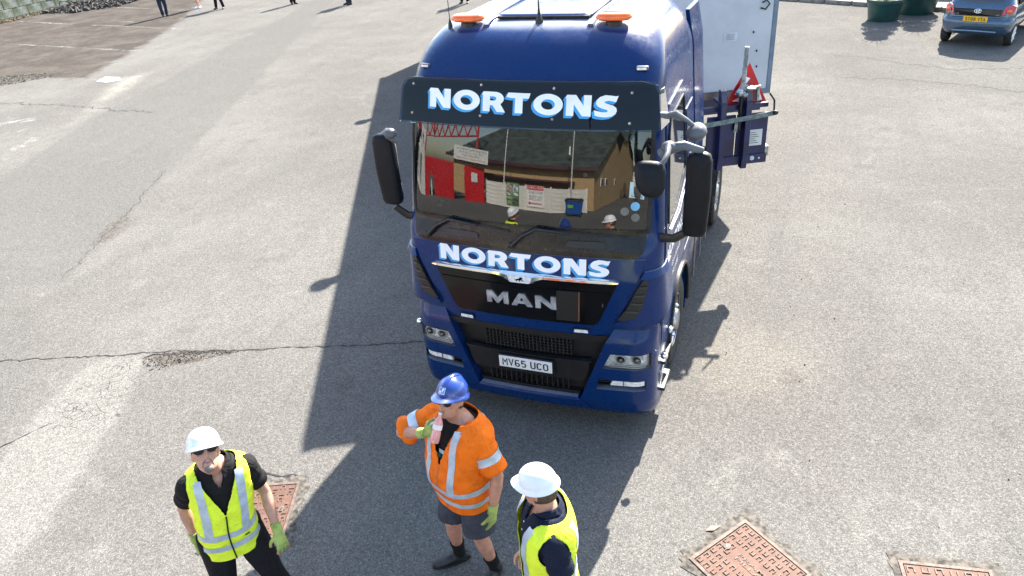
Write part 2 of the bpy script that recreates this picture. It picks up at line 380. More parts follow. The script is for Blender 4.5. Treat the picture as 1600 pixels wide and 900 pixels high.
    # old white paint ghosts and scuffs
    sf = N.math('MULTIPLY', N.ramp(N.noise(.5, 2), .52, .62), N.ramp(N.noise(3.4, 7, .8, dist=2.), .62, .70))
    col = N.mix(N.math('MULTIPLY', sf, .8), col, (0.374, 0.368, 0.347))
    # scattered stones of the surface: light, warm and dark chips between black bitumen
    chip = N.voro(95, 'F1', out=1); cs = N.n("ShaderNodeSeparateColor"); N.put(cs.inputs[0], chip)
    edge = N.ramp(N.voro(95, 'F1', out=0), .25, .62, 1, .62)
    c1 = N.mix(N.ramp(cs.outputs[0], .0, 1.0, .0, 1.), (.82, .82, .82), (1.16, 1.155, 1.15))
    col = N.mix(1., col, c1, 'MULTIPLY')
    e3 = N.n("ShaderNodeCombineXYZ"); [N.put(e3.inputs[i], edge) for i in range(3)]
    col = N.mix(1., col, e3.outputs[0], 'MULTIPLY')
    col = N.mix(N.ramp(cs.outputs[1], .955, .99, 0, .5), col, (.27, .26, .245))
    cl = N.n('ShaderNodeSeparateColor'); N.put(cl.inputs[0], N.voro(48, 'F1', out=1)); col = N.mix(1., col, N.mix(N.ramp(cl.outputs[0], 0, 1), (.86, .86, .86), (1.12, 1.115, 1.11)), 'MULTIPLY')
    col = N.mix(N.ramp(N.voro(30, 'F1', out=0), .05, .12, .35, 0), col, (.045, .043, .04))
    col = N.mix(N.ramp(N.noise(24, 3, .7), .56, .68, 0, .45), col, (.05, .047, .043))
    col = N.mix(N.ramp(N.noise(38, 5, .8), .3, .75, .0, .5), col, (.07, .065, .06))
    col = N.mix(cr, col, (.02, .018, .016))
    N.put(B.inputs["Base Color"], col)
    N.put(B.inputs["Roughness"], N.ramp(small, .3, .7, .62, .85)); B.inputs["Specular IOR Level"].default_value = .0
    h = N.math('ADD', N.math('MULTIPLY', edge, .5), N.math('ADD', N.math('MULTIPLY', N.noise(60, 4, .7), .8), N.math('MULTIPLY', cr, -1.)))
    N.bump(N.math('ADD', h, N.math('MULTIPLY', hh, -1.2)), .75, .006)
    return N.m
M_ASPH = asphalt()
mb = MB()                       # one sheet to the horizon, finer where it is near
xs = [-600, -200, -80, -45]+[-40+2*i for i in range(31)]+[24, 60, 200, 600]; ys = [-600, -200, -80, -40, -20, -10]+[-8+2*i for i in range(22)]+[40, 60, 120, 300, 700]
vs = [(a, b, .0) for b in ys for a in xs]; n_ = len(xs)
mb.add(vs, [(j*n_+i, j*n_+i+1, (j+1)*n_+i+1, (j+1)*n_+i) for j in range(len(ys)-1) for i in range(n_-1)])
tag(mb.build("ground", M_ASPH, smooth=0, norm=False), "sun-bleached grey asphalt of the yard", kind='structure')
# worn white bay markings
def worn_white():
    N = NT("worn_road_paint"); B = N.b
    B.inputs["Roughness"].default_value = .7
    N.put(B.inputs["Base Color"], N.mix(N.ramp(N.noise(14, 5, .8), .35, .7), (.24, .235, .22), (.36, .35, .33)))
    N.put(B.inputs["Alpha"], N.ramp(N.math('ADD', N.noise(6, 6, .8), N.math('MULTIPLY', N.noise(1.2, 2), .35)), .60, .95)); return N.m
M_LINE = worn_white()
def marking(a, b, wd, nm="bay_marking"):
    a, b = Vector((a[0], a[1], 0)), Vector((b[0], b[1], 0)); d = (b-a).normalized(); s = Vector((-d.y, d.x, 0))*wd/2; mb = MB()
    mb.add([p+Vector((0, 0, .004)) for p in (a-s, b-s, b+s, a+s)], [(0, 1, 2, 3)]); o = mb.build(nm, M_LINE, smooth=0, norm=False)
    tag(o, kind='structure'); return o
marking((-28.9, 16.8), (-20.0, 15.6), .17); marking((-27.7, 20.5), (-21.9, 19.5), .17); marking((-31.3, 25.1), (-24.1, 23.6), .17)
marking((-33.5, 21.5), (-29.2, 20.7), .2); marking((-14.7, 5.9), (-14.9, 6.8), .3); marking((-17.2, 7.5), (-16.5, 8.1), .35); marking((-15.6, 6.6), (-15.9, 7.3), .3)
marking((-25.6, 21.0), (-27.0, 21.3), .14)
# cracks: open joints in the asphalt, as ragged dark slits lying just above the sheet
M_CRACK = mat("crack_dirt", (.022, .019, .016), .95, var=.5, vscale=30)
M_MOSS = mat("moss_dirt", (.06, .062, .03), .95, var=.6, vscale=20)
def crack(pts, wd, nm="asphalt_crack", jit=.03, step=.05, seed=1):
    rnd = random.Random(seed); mb = MB(); P = [Vector((x, y, .004)) for x, y in pts]; line = []
    for a, b in zip(P, P[1:]):
        k = max(1, int((b-a).length/step)); line += [a+(b-a)*i/k for i in range(k)]
    line.append(P[-1]); L = []; R = []; ox = 0
    for i, p in enumerate(line):
        d = (line[min(i+1, len(line)-1)]-line[max(i-1, 0)]).normalized(); s = Vector((-d.y, d.x, 0)); ox = ox*.8+rnd.uniform(-jit, jit)*.6
        e = min(1, i/4, (len(line)-1-i)/4); w_ = wd*e*rnd.choice((.25, .5, .8, 1., 1.4)); c = p+s*(ox+rnd.uniform(-.3, .3)*jit)
        L.append(c+s*w_/2); R.append(c-s*w_/2)
    n = len(line); mb.add(L+R, [(i, i+1, n+i+1, n+i) for i in range(n-1)])
    return tag(mb.build(nm, M_CRACK, smooth=0, norm=False), kind='structure')
crack([(-6.9, -.65), (-6.47, -.51), (-5.84, -.31), (-5.24, -.09), (-4.55, .14), (-3.85, .37), (-3.17, .6), (-2.5, .83), (-1.83, 1.06), (-1.0, 1.3)], .018, seed=3)
crack([(-5.04, -.12), (-4.9, .0), (-4.55, .13), (-4.14, .26), (-3.9, .33)], .05, seed=4, jit=.06)
crack([(-7.8, 1.2), (-8.3, 2.3), (-8.65, 3.1), (-8.9, 3.8), (-9.8, 5.6)], .012, seed=5, jit=.05)
crack([(-19.3, 9.2), (-17.2, 9.3), (-15.6, 9.2), (-13.3, 9.0)], .04, seed=6, jit=.12)
crack([(2.9, 15.9), (4.2, 15.1), (5.6, 14.4), (7.0, 14.6), (9, 14.2)], .05, seed=7, jit=.12); crack([(3.0, 13.5), (4.9, 13.4), (6.5, 12.6), (8.6, 12.4)], .04, seed=8, jit=.12)
crack([(-2.35, -1.32), (-2.15, -1.36), (-1.9, -1.3), (-1.75, -1.32)], .025, seed=9)
crack([(-7.5, -3.4), (-6.4, -2.6), (-5.4, -2.1), (-5.0, -1.3)], .014, seed=10)
M_STONE = mat("broken_asphalt", (.10, .085, .07), .9, var=.4, vscale=8, bump=.4)
def pebble_mb(poly, count, smin, smax, seed):
    rnd = random.Random(seed); mb = MB(); xs = [p[0] for p in poly]; ys = [p[1] for p in poly]; k = 0
    def inside(x, y):
        c = False
        for (x1, y1), (x2, y2) in zip(poly, poly[1:]+poly[:1]):
            if (y1 > y) != (y2 > y) and x < (x2-x1)*(y-y1)/(y2-y1)+x1: c = not c
        return c
    while k < count:
        x, y = rnd.uniform(min(xs), max(xs)), rnd.uniform(min(ys), max(ys))
        if not inside(x, y): continue
        r = rnd.uniform(smin, smax)*rnd.uniform(.5, 1); k += 1; R = Euler((rnd.uniform(0, 6), rnd.uniform(0, 6), rnd.uniform(0, 6))).to_matrix()
        P = [R @ Vector(v)*r for v in ((1, 0, 0), (-.8, .2, 0), (0, .9, .1), (.1, -.9, 0), (0, 0, .7), (0, .1, -.6))]
        mb.add([p+Vector((x, y, r*.35)) for p in P], [(0, 2, 4), (2, 1, 4), (1, 3, 4), (3, 0, 4), (2, 0, 5), (1, 2, 5), (3, 1, 5), (0, 3, 5)])
    return mb
tag(pebble_mb([(-4.95, -.15), (-4.9, .03), (-4.1, .28), (-3.8, .35), (-4.3, .0), (-4.65, -.3)], 260, .006, .02, 1).build("loose_gravel", M_STONE, smooth=0), kind='stuff')
tag(pebble_mb([(-22.6, 12.1), (-21.0, 12.5), (-20.4, 12.1), (-21.3, 10.9), (-23.5, 10.8)], 900, .012, .035, 2).build("loose_gravel", M_STONE, smooth=0), kind='stuff')
tag(pebble_mb([(-3.3, -3.5), (-3.3, 6), (-9, 9), (-9, -3)], 500, .003, .008, 6).build("loose_grit", mat("pale_grit", (.3, .28, .26), .9), smooth=0), kind='stuff')
tag(pebble_mb([(1.6, -1), (1.6, 6), (7, 9), (8, 2), (4.5, -1)], 160, .006, .014, 8).build("dark_grit", M_CRACK, smooth=0), kind='stuff')
# pale slab let into the asphalt
mb = MB(); mb.prism([(-18.15, 11.62), (-17.6, 11.5), (-17.3, 11.85), (-17.75, 12.2), (-18.35, 12.2)], -.02, .012)
tag(mb.build("concrete_slab", mat("pale_concrete", (.23, .22, .20), .85, var=.2, bump=.3), bevel=.01), "small pale concrete slab set in the asphalt by the parking bays", "slab")
# kerb along the far edge of the yard
M_KERB = mat("kerb_concrete", (.20, .19, .17), .85, var=.25, vscale=5, bump=.3, bscale=80)
kroot = empty("kerb", (2.9, 23.3, 0)); tag(kroot, kind='structure')
ka, kb = Vector((-.6, 24.9, 0)), Vector((12.5, 18.2, 0)); kd = (kb-ka).normalized(); kn = Vector((-kd.y, kd.x, 0)); L_ = (kb-ka).length; nk = int(L_/.93)
k0 = None
for i in range(nk):
    if k0 is None:
        mbk = MB(); mbk.bar(Vector((0, -.44, .06)), Vector((0, .44, .06)), .16, .14); k0 = mbk.build("kerb_stone", M_KERB, None, bevel=.012); o = k0
    else: o = k0.copy(); COL.objects.link(o)
    o.parent = kroot; p = ka+kd*(.93*(i+.5)); o.matrix_parent_inverse = kroot.matrix_basis.inverted()
    o.matrix_basis = Matrix.Translation(p+Vector((0, 0, random.uniform(-.006, .006)))) @ Matrix.Rotation(atan2(kd.y, kd.x)-pi/2, 4, 'Z')
mb = MB(); A = ka+kn*.085; Bq = kb+kn*.085; mb.prism([(A.x, A.y), (Bq.x, Bq.y), ((Bq+kn*2.2).x, (Bq+kn*2.2).y), ((A+kn*2.2).x, (A+kn*2.2).y)], -.05, .115)
tag(mb.build("pavement", mat("pavement_slab", (.18, .17, .155), .9, var=.25, vscale=2, bump=.3)), kind='structure')
mb = MB(); A2 = A+kn*2.2; B2 = Bq+kn*2.2; mb.bar((A2+Vector((0, 0, .6))), (B2+Vector((0, 0, .6))), .25, 1.2)
tag(mb.build("boundary_wall", mat("dark_brickwork", (.13, .08, .06), .9, var=.35, vscale=5, bump=.4)), "low dark brick wall running behind the kerb at the far edge of the yard", "wall")
# old mossy wall and rubbish at the far left
def mossy():
    N = NT("mossy_render"); B = N.b
    c = N.mix(N.ramp(N.noise(1.3, 6, .7), .4, .65), (.17, .195, .175), (.065, .075, .04)); c = N.mix(N.ramp(N.noise(6, 5, .8), .5, .7), c, (.045, .05, .03))
    N.put(B.inputs["Base Color"], c); B.inputs["Roughness"].default_value = .9; N.bump(N.noise(12, 5), .5, .03); return N.m
M_MOSSW = mossy()
wr = empty("garden_wall", (-35.6, 21.5, 0), 0, "old pale green mossy block wall at the far left corner of the yard", "wall")
wa, wb = Vector((-35.0, 16.0, 0)), Vector((-36.2, 31.0, 0)); wd_ = (wb-wa).normalized(); b0 = None
for r in range(5):
    for i in range(17):
        off = .44 if r % 2 else 0; p = wa+wd_*(.9*i+off)+Vector((0, 0, .2+.41*r))
        if b0 is None: b0 = MB().box((0, 0, 0), (.38, .88, .395)).build("block", M_MOSSW, None, bevel=.015); o = b0
        else: o = b0.copy(); COL.objects.link(o)
        o.parent = wr; o.matrix_parent_inverse = wr.matrix_basis.inverted(); o.matrix_basis = Matrix.Translation(p+Vector((random.uniform(-.015, .015), 0, 0))) @ Matrix.Rotation(atan2(wd_.y, wd_.x)-pi/2, 4, 'Z')
M_DEB = mat("dark_rubbish", (.05, .045, .04), .9, var=.7, vscale=9, bump=.4)
dm = pebble_mb([(-34.4, 23.4), (-34.6, 27.5), (-31.6, 27.6), (-30.9, 25.3), (-32.2, 23.6)], 700, .05, .22, 5)
for k in range(60):
    a = Vector((random.uniform(-34, -31.2), random.uniform(24, 27), random.uniform(.03, .3))); d = Vector((random.uniform(-1, 1), random.uniform(-1, 1), random.uniform(-.2, .3)))*.7
    dm.tube([a, a+d*.5+Vector((0, 0, .1)), a+d], .02, 5)
tag(dm.build("rubbish_heap", M_DEB, smooth=0), kind='stuff')
# a long strip of leaf litter along the wall foot
tag(pebble_mb([(-34.7, 16), (-35.7, 30), (-34.7, 30), (-33.7, 16)], 900, .03, .09, 12).build("leaf_litter", mat("leaf_litter", (.13, .10, .05), .95, var=.6, vscale=5), smooth=0), kind='stuff')
# ------------------------------------------------------------------ manhole covers
def rusty():
    N = NT("rusty_cast_iron"); B = N.b
    c = N.mix(N.ramp(N.noise(7, 5, .7), .35, .7), (.082, .034, .021), (.112, .054, .034)); c = N.mix(N.ramp(N.noise(25, 5, .8), .5, .75), c, (.20, .08, .045))
    N.put(B.inputs["Base Color"], c); B.inputs["Roughness"].default_value = .75; B.inputs["Metallic"].default_value = .1; N.bump(N.noise(90, 4), .3, .003); return N.m
M_RUST = rusty(); M_WORN = mat("worn_iron_edge", (.125, .09, .072), .75, .2, var=.2, vscale=20)
M_DIRT = mat("packed_dirt", (.085, .075, .062), .95, var=.5, vscale=18, bump=.5, bscale=60)
def cover(corners, nx, ny, label, word, sq=True):
    c = [Vector((p[0], p[1], .0)) for p in corners]; mid = sum(c, Vector())/4
    r = empty("manhole_cover", mid, 0, label, "manhole cover")
    X = (c[1]-c[0]); Y = (c[3]-c[0]); P = lambda u, v, h=0: c[0]+X*u+Y*v+((c[2]-c[1]-c[3]+c[0])*u*v)+Vector((0, 0, h))
    dr = MB(); o_ = []; i_ = []                  # packed dirt and broken tar round the frame
    for k in range(64):
        t = k/64*4; sd = int(t) % 4; f = t-int(t); u, v = ((f, 0), (1, f), (1-f, 1), (0, 1-f))[sd]; g_ = .12+.10*random.random()
        du, dv = u-.5, v-.5; m_ = max(abs(du), abs(dv)); i_.append(P(u, v, .005)); o_.append(P(.5+du*(1+g_/m_), .5+dv*(1+g_/m_), .005))
    dr.add(i_+o_, [(k, (k+1) % 64, 64+(k+1) % 64, 64+k) for k in range(64)]); dr.build("packed_dirt", M_DIRT, r, smooth=0, norm=False)
    fr = MB(); e = .045
    for a, b, q, d in ((-e, -e, 1+e, 0), (-e, 1, 1+e, 1+e), (-e, 0, 0, 1), (1, 0, 1+e, 1)):
        fr.add([P(a, b, 0), P(q, b, 0), P(q, d, 0), P(a, d, 0), P(a, b, .014), P(q, b, .014), P(q, d, .014), P(a, d, .014)], [(4, 5, 6, 7), (0, 1, 5, 4), (1, 2, 6, 5), (2, 3, 7, 6), (3, 0, 4, 7)])
    fr.build("frame", M_WORN, r, smooth=0)
    lid = MB(); g = .012
    lid.add([P(g, g, 0), P(1-g, g, 0), P(1-g, 1-g, 0), P(g, 1-g, 0), P(g, g, .01), P(1-g, g, .01), P(1-g, 1-g, .01), P(g, 1-g, .01)], [(4, 5, 6, 7), (0, 1, 5, 4), (1, 2, 6, 5), (2, 3, 7, 6), (3, 0, 4, 7)])
    lo = lid.build("lid", M_RUST, r, smooth=0)
    tr = MB()                                   # raised U-shaped treads, rows turned alternately
    for i in range(nx):
        for j in range(ny):
            u, v = (i+.5)/nx, (j+.5)/ny
            if (.26 < u < .74 and .40 < v < .60) or random.random() < .03: continue
            u += random.uniform(-.006, .006); v += random.uniform(-.006, .006)
            a = .28/nx; b = .26/ny; t = .09/nx; tv = .09/ny; s = 1 if (i+j) % 2 else -1
            for (p, q_, p2, q2) in ((-a, -b, -a+t, b), (a-t, -b, a, b), (-a+t, s*b-(tv if s > 0 else 0), a-t, s*b+(0 if s > 0 else tv))):
                tr.add([P(u+p, v+q_, .01), P(u+p2, v+q_, .01), P(u+p2, v+q2, .01), P(u+p, v+q2, .01), P(u+p, v+q_, .017), P(u+p2, v+q_, .017), P(u+p2, v+q2, .017), P(u+p, v+q2, .017)], [(4, 5, 6, 7), (0, 1, 5, 4), (1, 2, 6, 5), (2, 3, 7, 6), (3, 0, 4, 7)])
    par(tag(tr.build("raised_treads", M_WORN, None, smooth=0), kind='stuff'), lo)
    for u, v in ((.12, .5), (.88, .5)):
        k = MB(); k.lathe([(.03, .010), (.03, .018), (.022, .0185), (.0, .0185)], P(u, v), 16); k.build("key_boss", M_WORN, lo, smooth=30)
        h = MB(); h.box(P(u, v, .0195), (.008, .03, .003)); h.build("keyhole", M_INK, lo, smooth=0)
    n = X.normalized(); t = Vector((-n.y, n.x, 0))
    text_on("lettering", word, M_WORN, lo, P(.5, .5, .011), X, t, width=X.length*.42, height=Y.length*.13, offset=.01, lift=.003)
    return r
cover([(-2.17, -2.20), (-1.61, -1.97), (-1.84, -1.40), (-2.40, -1.62)], 8, 8, "rusty square manhole cover behind the white-helmeted man at the left, half in shade", "CASTINGS\nCOVER A15")
cover([(1.79, -1.22), (2.28, -1.61), (2.63, -1.12), (2.14, -.73)], 9, 8, "large rusty manhole cover with two round key bosses beside the shadow at lower right", "PRAM\nPILLA")
cover([(3.40, -1.40), (3.99, -1.30), (3.9, -.72), (3.31, -.81)], 6, 6, "rusty manhole cover cut by the bottom right edge of the view", "CAST\nIRON")
mb = MB(); mb.add([(1.84, -.9, .008), (1.905, -.885, .014), (1.95, -.82, .010), (1.875, -.84, .012)], [(0, 1, 2), (0, 2, 3)])
tag(mb.build("fallen_leaf", mat("dry_leaf", (.24, .16, .09), .7)), "dry tan leaf on the asphalt above the large manhole cover", "leaf")
# ------------------------------------------------------------------ the lorry (front centre at the origin, cab pointing along -y)
TR = empty("lorry", (0, 1.475, 0), 0, "dark blue lorry tractor unit with white and blue lettering on its visor and grille", "lorry")
ZT = [.2, .28, .4, .7, 1.06, 1.10, 1.24, 1.30, 1.7, 1.95, 2.1]
YT = [.10, .03, 0., 0., 0., .012, .085, .06, .06, .10, .14]
def sfc(z):
    """front depth, half width, corner radius, bow of the cab's outline at height z"""
    if z < 1.95: return interp(z, ZT, YT), (1.205 if z < 1.26 else 1.22), .22, .07
    if z <= 3.05:
        s = (z-2.1)/.95
        if z < 2.1: return interp(z, ZT, YT), 1.22-.01*(z-1.95)/.15, .22+.02*(z-1.95)/.15, .07+.03*(z-1.95)/.15
        return .14+.19*s-.08*s*(1-s), 1.21-.06*s, .24, .10
    zz = [3.05, 3.3, 3.42, 3.52, 3.60, 3.66, 3.70, 3.72]
    return (smooth_i(z, zz, [.33, .42, .50, .59, .69, .80, .97, 1.22]), smooth_i(z, zz, [1.15, 1.13, 1.105, 1.07, 1.02, .96, .88, .80]),
            smooth_i(z, zz, [.24, .25, .27, .31, .35, .38, .42, .42]), .10)
def sfs(z):       # same without the bumper's shelf: for the upper cab
    y0, W, r, k = sfc(z); return (.06 if z < 1.7 else y0), W, r, k
def OL(s, z, off=0, surf=sfc):
    y0, W, r, k = surf(z); a = abs(s); g = -1 if s < 0 else 1
    if a <= W-r: x, y, nx, ny = a, y0+k*a*a, 2*k*a, -1.
    else:
        yb = y0+k*(W-r)**2
        if a <= W-r+r*pi/2: t = (a-(W-r))/r; x, y, nx, ny = W-r+r*sin(t), yb+r*(1-cos(t)), sin(t), -cos(t)
        else: x, y, nx, ny = W, yb+r+(a-(W-r)-r*pi/2), 1., 0.
    l = sqrt(nx*nx+ny*ny); return Vector((g*(x+nx/l*off), y+ny/l*off, z))
def s_of(X, z, surf=sfc):
    y0, W, r, k = surf(z); a = abs(X); g = -1 if X < 0 else 1
    if a <= W-r: return g*a
    if a <= W: return g*(W-r+r*asin(min(1, (a-(W-r))/r)))
    return g*(W-r+r*pi/2+(a-W)*1.0)      # beyond the width: run back along the side
def strip(mb, rows, off=0., surf=sfc, ns=12, dz=.03, depth=.03, g=1, smooth_rows=False, skirt=True, offs=None):
    """a panel following the cab's skin: rows (z, X0, X1) from bottom to top; |X| > width runs back along the side"""
    zs = [r[0] for r in rows]; a = [r[1] for r in rows]; b = [r[2] for r in rows]; R = []
    Z = []
    for i in range(len(zs)-1):
        k = max(1, int(math.ceil((zs[i+1]-zs[i])/dz))); Z += [zs[i]+(zs[i+1]-zs[i])*j/k for j in range(k)]
    Z.append(zs[-1])
    f = smooth_i if smooth_rows else interp
    def ring(z, d):
        s0, s1 = s_of(f(z, zs, a), z, surf), s_of(f(z, zs, b), z, surf); o = (interp(z, zs, offs) if offs else off)-d
        return [OL(g*(s0+(s1-s0)*k/ns), z, o, surf) for k in range(ns+1)]
    G = [ring(z, 0) for z in Z]; n = ns+1; N = len(Z); vs = [p for r in G for p in r]
    fs = [(i*n+k, i*n+k+1, (i+1)*n+k+1, (i+1)*n+k) for i in range(N-1) for k in range(ns)]
    if skirt:
        H = [ring(z, depth) for z in Z]
        per = [(0, k) for k in range(n)]+[(i, n-1) for i in range(1, N)]+[(N-1, k) for k in range(n-2, -1, -1)]+[(i, 0) for i in range(N-2, 0, -1)]
        base = len(vs); vs += [H[i][k] for i, k in per]; m = len(per)
        fs += [(per[j][0]*n+per[j][1], base+j, base+(j+1) % m, per[(j+1) % m][0]*n+per[(j+1) % m][1]) for j in range(m)]
    mb.add(vs, fs); return mb
# ---- cab shell with the windscreen opening
def shell():
    mb = MB(); Z = [1.12, 1.2, 1.3, 1.45, 1.6, 1.7, 1.85, 1.95, 2.02, 2.07]+[2.07+.92*i/14 for i in range(1, 15)]+[3.05, 3.12, 3.2, 3.3, 3.36, 3.42, 3.47, 3.52, 3.56, 3.60, 3.63, 3.66, 3.68, 3.70, 3.713, 3.72]
    NF, NP = 14, 7; G = []; YR = 2.28
    for z in Z:
        y0, W, r, k = sfs(z); sg = s_of(interp(z, [2.07, 2.2, 3.0], [1.085, 1.10, 1.085]), z, sfs); sg = min(sg, W-r+r*1.2); se = W-r+r*pi/2
        S = [sg*i/NF for i in range(NF+1)]+[sg+(se-sg)*i/NP for i in range(1, NP+1)]
        P = [OL(s, z, 0, sfs) for s in S]; ye = P[-1].y
        rr = .10+max(0, (z-3.3))*.5
        P += [Vector((W, ye+(YR-rr-ye)*i/8, z)) for i in range(1, 9)]
        P += [Vector((W-rr+rr*cos(t), YR-rr+rr*sin(t), z)) for t in (pi/6, pi/3, pi/2)]
        P += [Vector(((W-rr)*(1-i/4), YR, z)) for i in range(1, 5)]
        G.append(P)
    n = len(G[0]); i0 = Z.index(2.07); i1 = i0+14
    for g in (1, -1):
        vs = [(p.x*g, p.y, p.z) for r in G for p in r]; fs = []
        for i in range(len(G)-1):
            for k in range(n-1):
                if i0 <= i < i1 and k < NF: continue
                f = (i*n+k, i*n+k+1, (i+1)*n+k+1, (i+1)*n+k); fs.append(f if g > 0 else f[::-1])
        mb.add(vs, fs)
    top = G[-1]; ring = [(p.x, p.y, p.z) for p in top]+[(-p.x, p.y, p.z) for p in reversed(top[1:-1])]
    mb.add(ring, [tuple(range(len(ring)))]); bot = G[0]; ring = [(p.x, p.y, p.z) for p in bot]+[(-p.x, p.y, p.z) for p in reversed(bot[1:-1])]
    mb.add(ring, [tuple(range(len(ring)))[::-1]]); return mb
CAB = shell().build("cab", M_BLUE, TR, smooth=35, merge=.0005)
# raised roof ribs and the lifted roof hatch
def roof_z(x, y):
    lo, hi = 3.05, 3.72
    for _ in range(24):
        m = (lo+hi)/2; y0, W, r, k = sfs(m); a = min(abs(x), W-.001)
        yf = y0+k*a*a if a <= W-r else y0+k*(W-r)**2+r-sqrt(max(0, r*r-(a-(W-r))**2))
        if yf > y: hi = m
        else: lo = m
    return lo
for g in (1, -1):
    rings = []
    for i in range(9):
        y = .86+i*.17; rings.append([Vector((g*(.47+.035*i/8)+dx, y, roof_z(.5, y)+h)) for dx, h in ((-.04, -.02), (-.02, .022), (.02, .022), (.04, -.02))])
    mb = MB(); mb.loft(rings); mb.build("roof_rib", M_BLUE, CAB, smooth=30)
mb = MB(); h = []
for (hx, y0_, y1_, z) in ((.40, 1.04, 1.86, 3.712), (.43, 1.02, 1.88, 3.73), (.42, 1.03, 1.87, 3.742), (.36, 1.08, 1.82, 3.748)):
    cx = .06; h.append([Vector((sx*hx*(1 if abs(sx) < 1 else 1), yy, z)) for sx, yy in ((-1+cx/hx, y0_), (1-cx/hx, y0_), (1, y0_+cx), (1, y1_-cx), (1-cx/hx, y1_), (-1+cx/hx, y1_), (-1, y1_-cx), (-1, y0_+cx))])
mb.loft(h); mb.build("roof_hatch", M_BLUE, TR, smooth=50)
mb = MB(); mb.box((0, 1.45, 3.722), (.84, .88, .02)); mb.build("hatch_seal", M_RUB, TR, bevel=.004)
# ---- windscreen, its black lower band, visor
mb = MB(); strip(mb, [(2.06, -1.092, 1.092), (2.2, -1.107, 1.107), (3.0, -1.092, 1.092)], .004, sfs, 40, .03, skirt=False); mb.build("windscreen", M_WS, TR, smooth=80)
mb = MB(); rows = [(1.90, -.98, .98), (1.92, -1.03, 1.03), (1.96, -1.075, 1.075), (2.14, -1.095, 1.095)]; strip(mb, rows, .012, sfs, 40, .02, depth=.03)
M_BAND = mat("windscreen_black_band", (.010, .009, .008), .3, spec=.35, var=.3, rvar=.3)
COWL = mb.build("scuttle_panel", M_BAND, TR, smooth=40)
for cx in (-.56, .60):            # grab recesses in the black band
    mb = MB(); strip(mb, [(1.985, cx-.16, cx+.12), (1.995, cx-.18, cx+.15), (2.03, cx-.18, cx+.15), (2.04, cx-.15, cx+.10)], .022, sfs, 8, .01, depth=.012); mb.build("grab_recess", M_BLK, COWL)
for g in (1, -1):                   # black seal down each side of the glass
    mb = MB(); strip(mb, [(2.1, 1.072, 1.104), (2.2, 1.085, 1.115), (3.0, 1.075, 1.10)], .009, sfs, 3, .05, depth=.01, g=g); mb.build("windscreen_seal", M_RUB, TR)
vsf = lambda z: (interp(z, [2.97, 3.34], [.245, .375]), 1.24, .12, .065)          # the visor's own, flatter curve
vrows = [(2.97, -1.155, 1.155), (2.985, -1.17, 1.17), (3.25, -1.145, 1.145), (3.305, -1.12, 1.12), (3.332, -1.08, 1.08), (3.345, -1.0, 1.0)]
mb = MB(); strip(mb, vrows, 0, vsf, 44, .02, depth=.006); VIS = mb.build("sun_visor", mat("smoked_acrylic", (.006, .009, .016), .10, coat=.6, var=.25, vscale=3, spec=.5, rvar=.4, alpha_=0) if False else M_VISOR, TR, smooth=60)
for g in (1, -1):
    a_ = [OL(g*s_of(1.168, 2.98, vsf), 2.98, 0, vsf), OL(g*s_of(1.13, 3.27, vsf), 3.27, 0, vsf)]; mb = MB(); mb.add([a_[0], a_[1], a_[1]+Vector((g*.02, .14, 0)), a_[0]+Vector((g*.03, .22, 0))], [(0, 1, 2, 3)]); mb.build("visor_side", M_VISOR, VIS, smooth=0, norm=False)
M_VISB = mat("visor_backing", (.006, .010, .022), .5, spec=.1, var=.2)
mb = MB(); strip(mb, [(2.982, -1.155, 1.155), (3.25, -1.13, 1.13), (3.31, -1.09, 1.09), (3.335, -1.0, 1.0)], -.009, vsf, 44, .03, depth=.004); mb.build("visor_film", M_VISB, TR, smooth=60)
for px, pz in ((-1.02, 3.285), (-1.03, 3.05), (-.352, 3.30), (-.353, 3.062), (.29, 3.287), (.287, 3.055), (.922, 3.255), (.92, 3.032)):
    p = OL(s_of(px, pz, vsf), pz, 0, vsf); mb = MB(); mb.lathe([(.013, .006), (.013, 0), (.01, -.006), (0, -.008)], p, 10, 'y'); mb.build("bolt", M_STEEL, VIS)
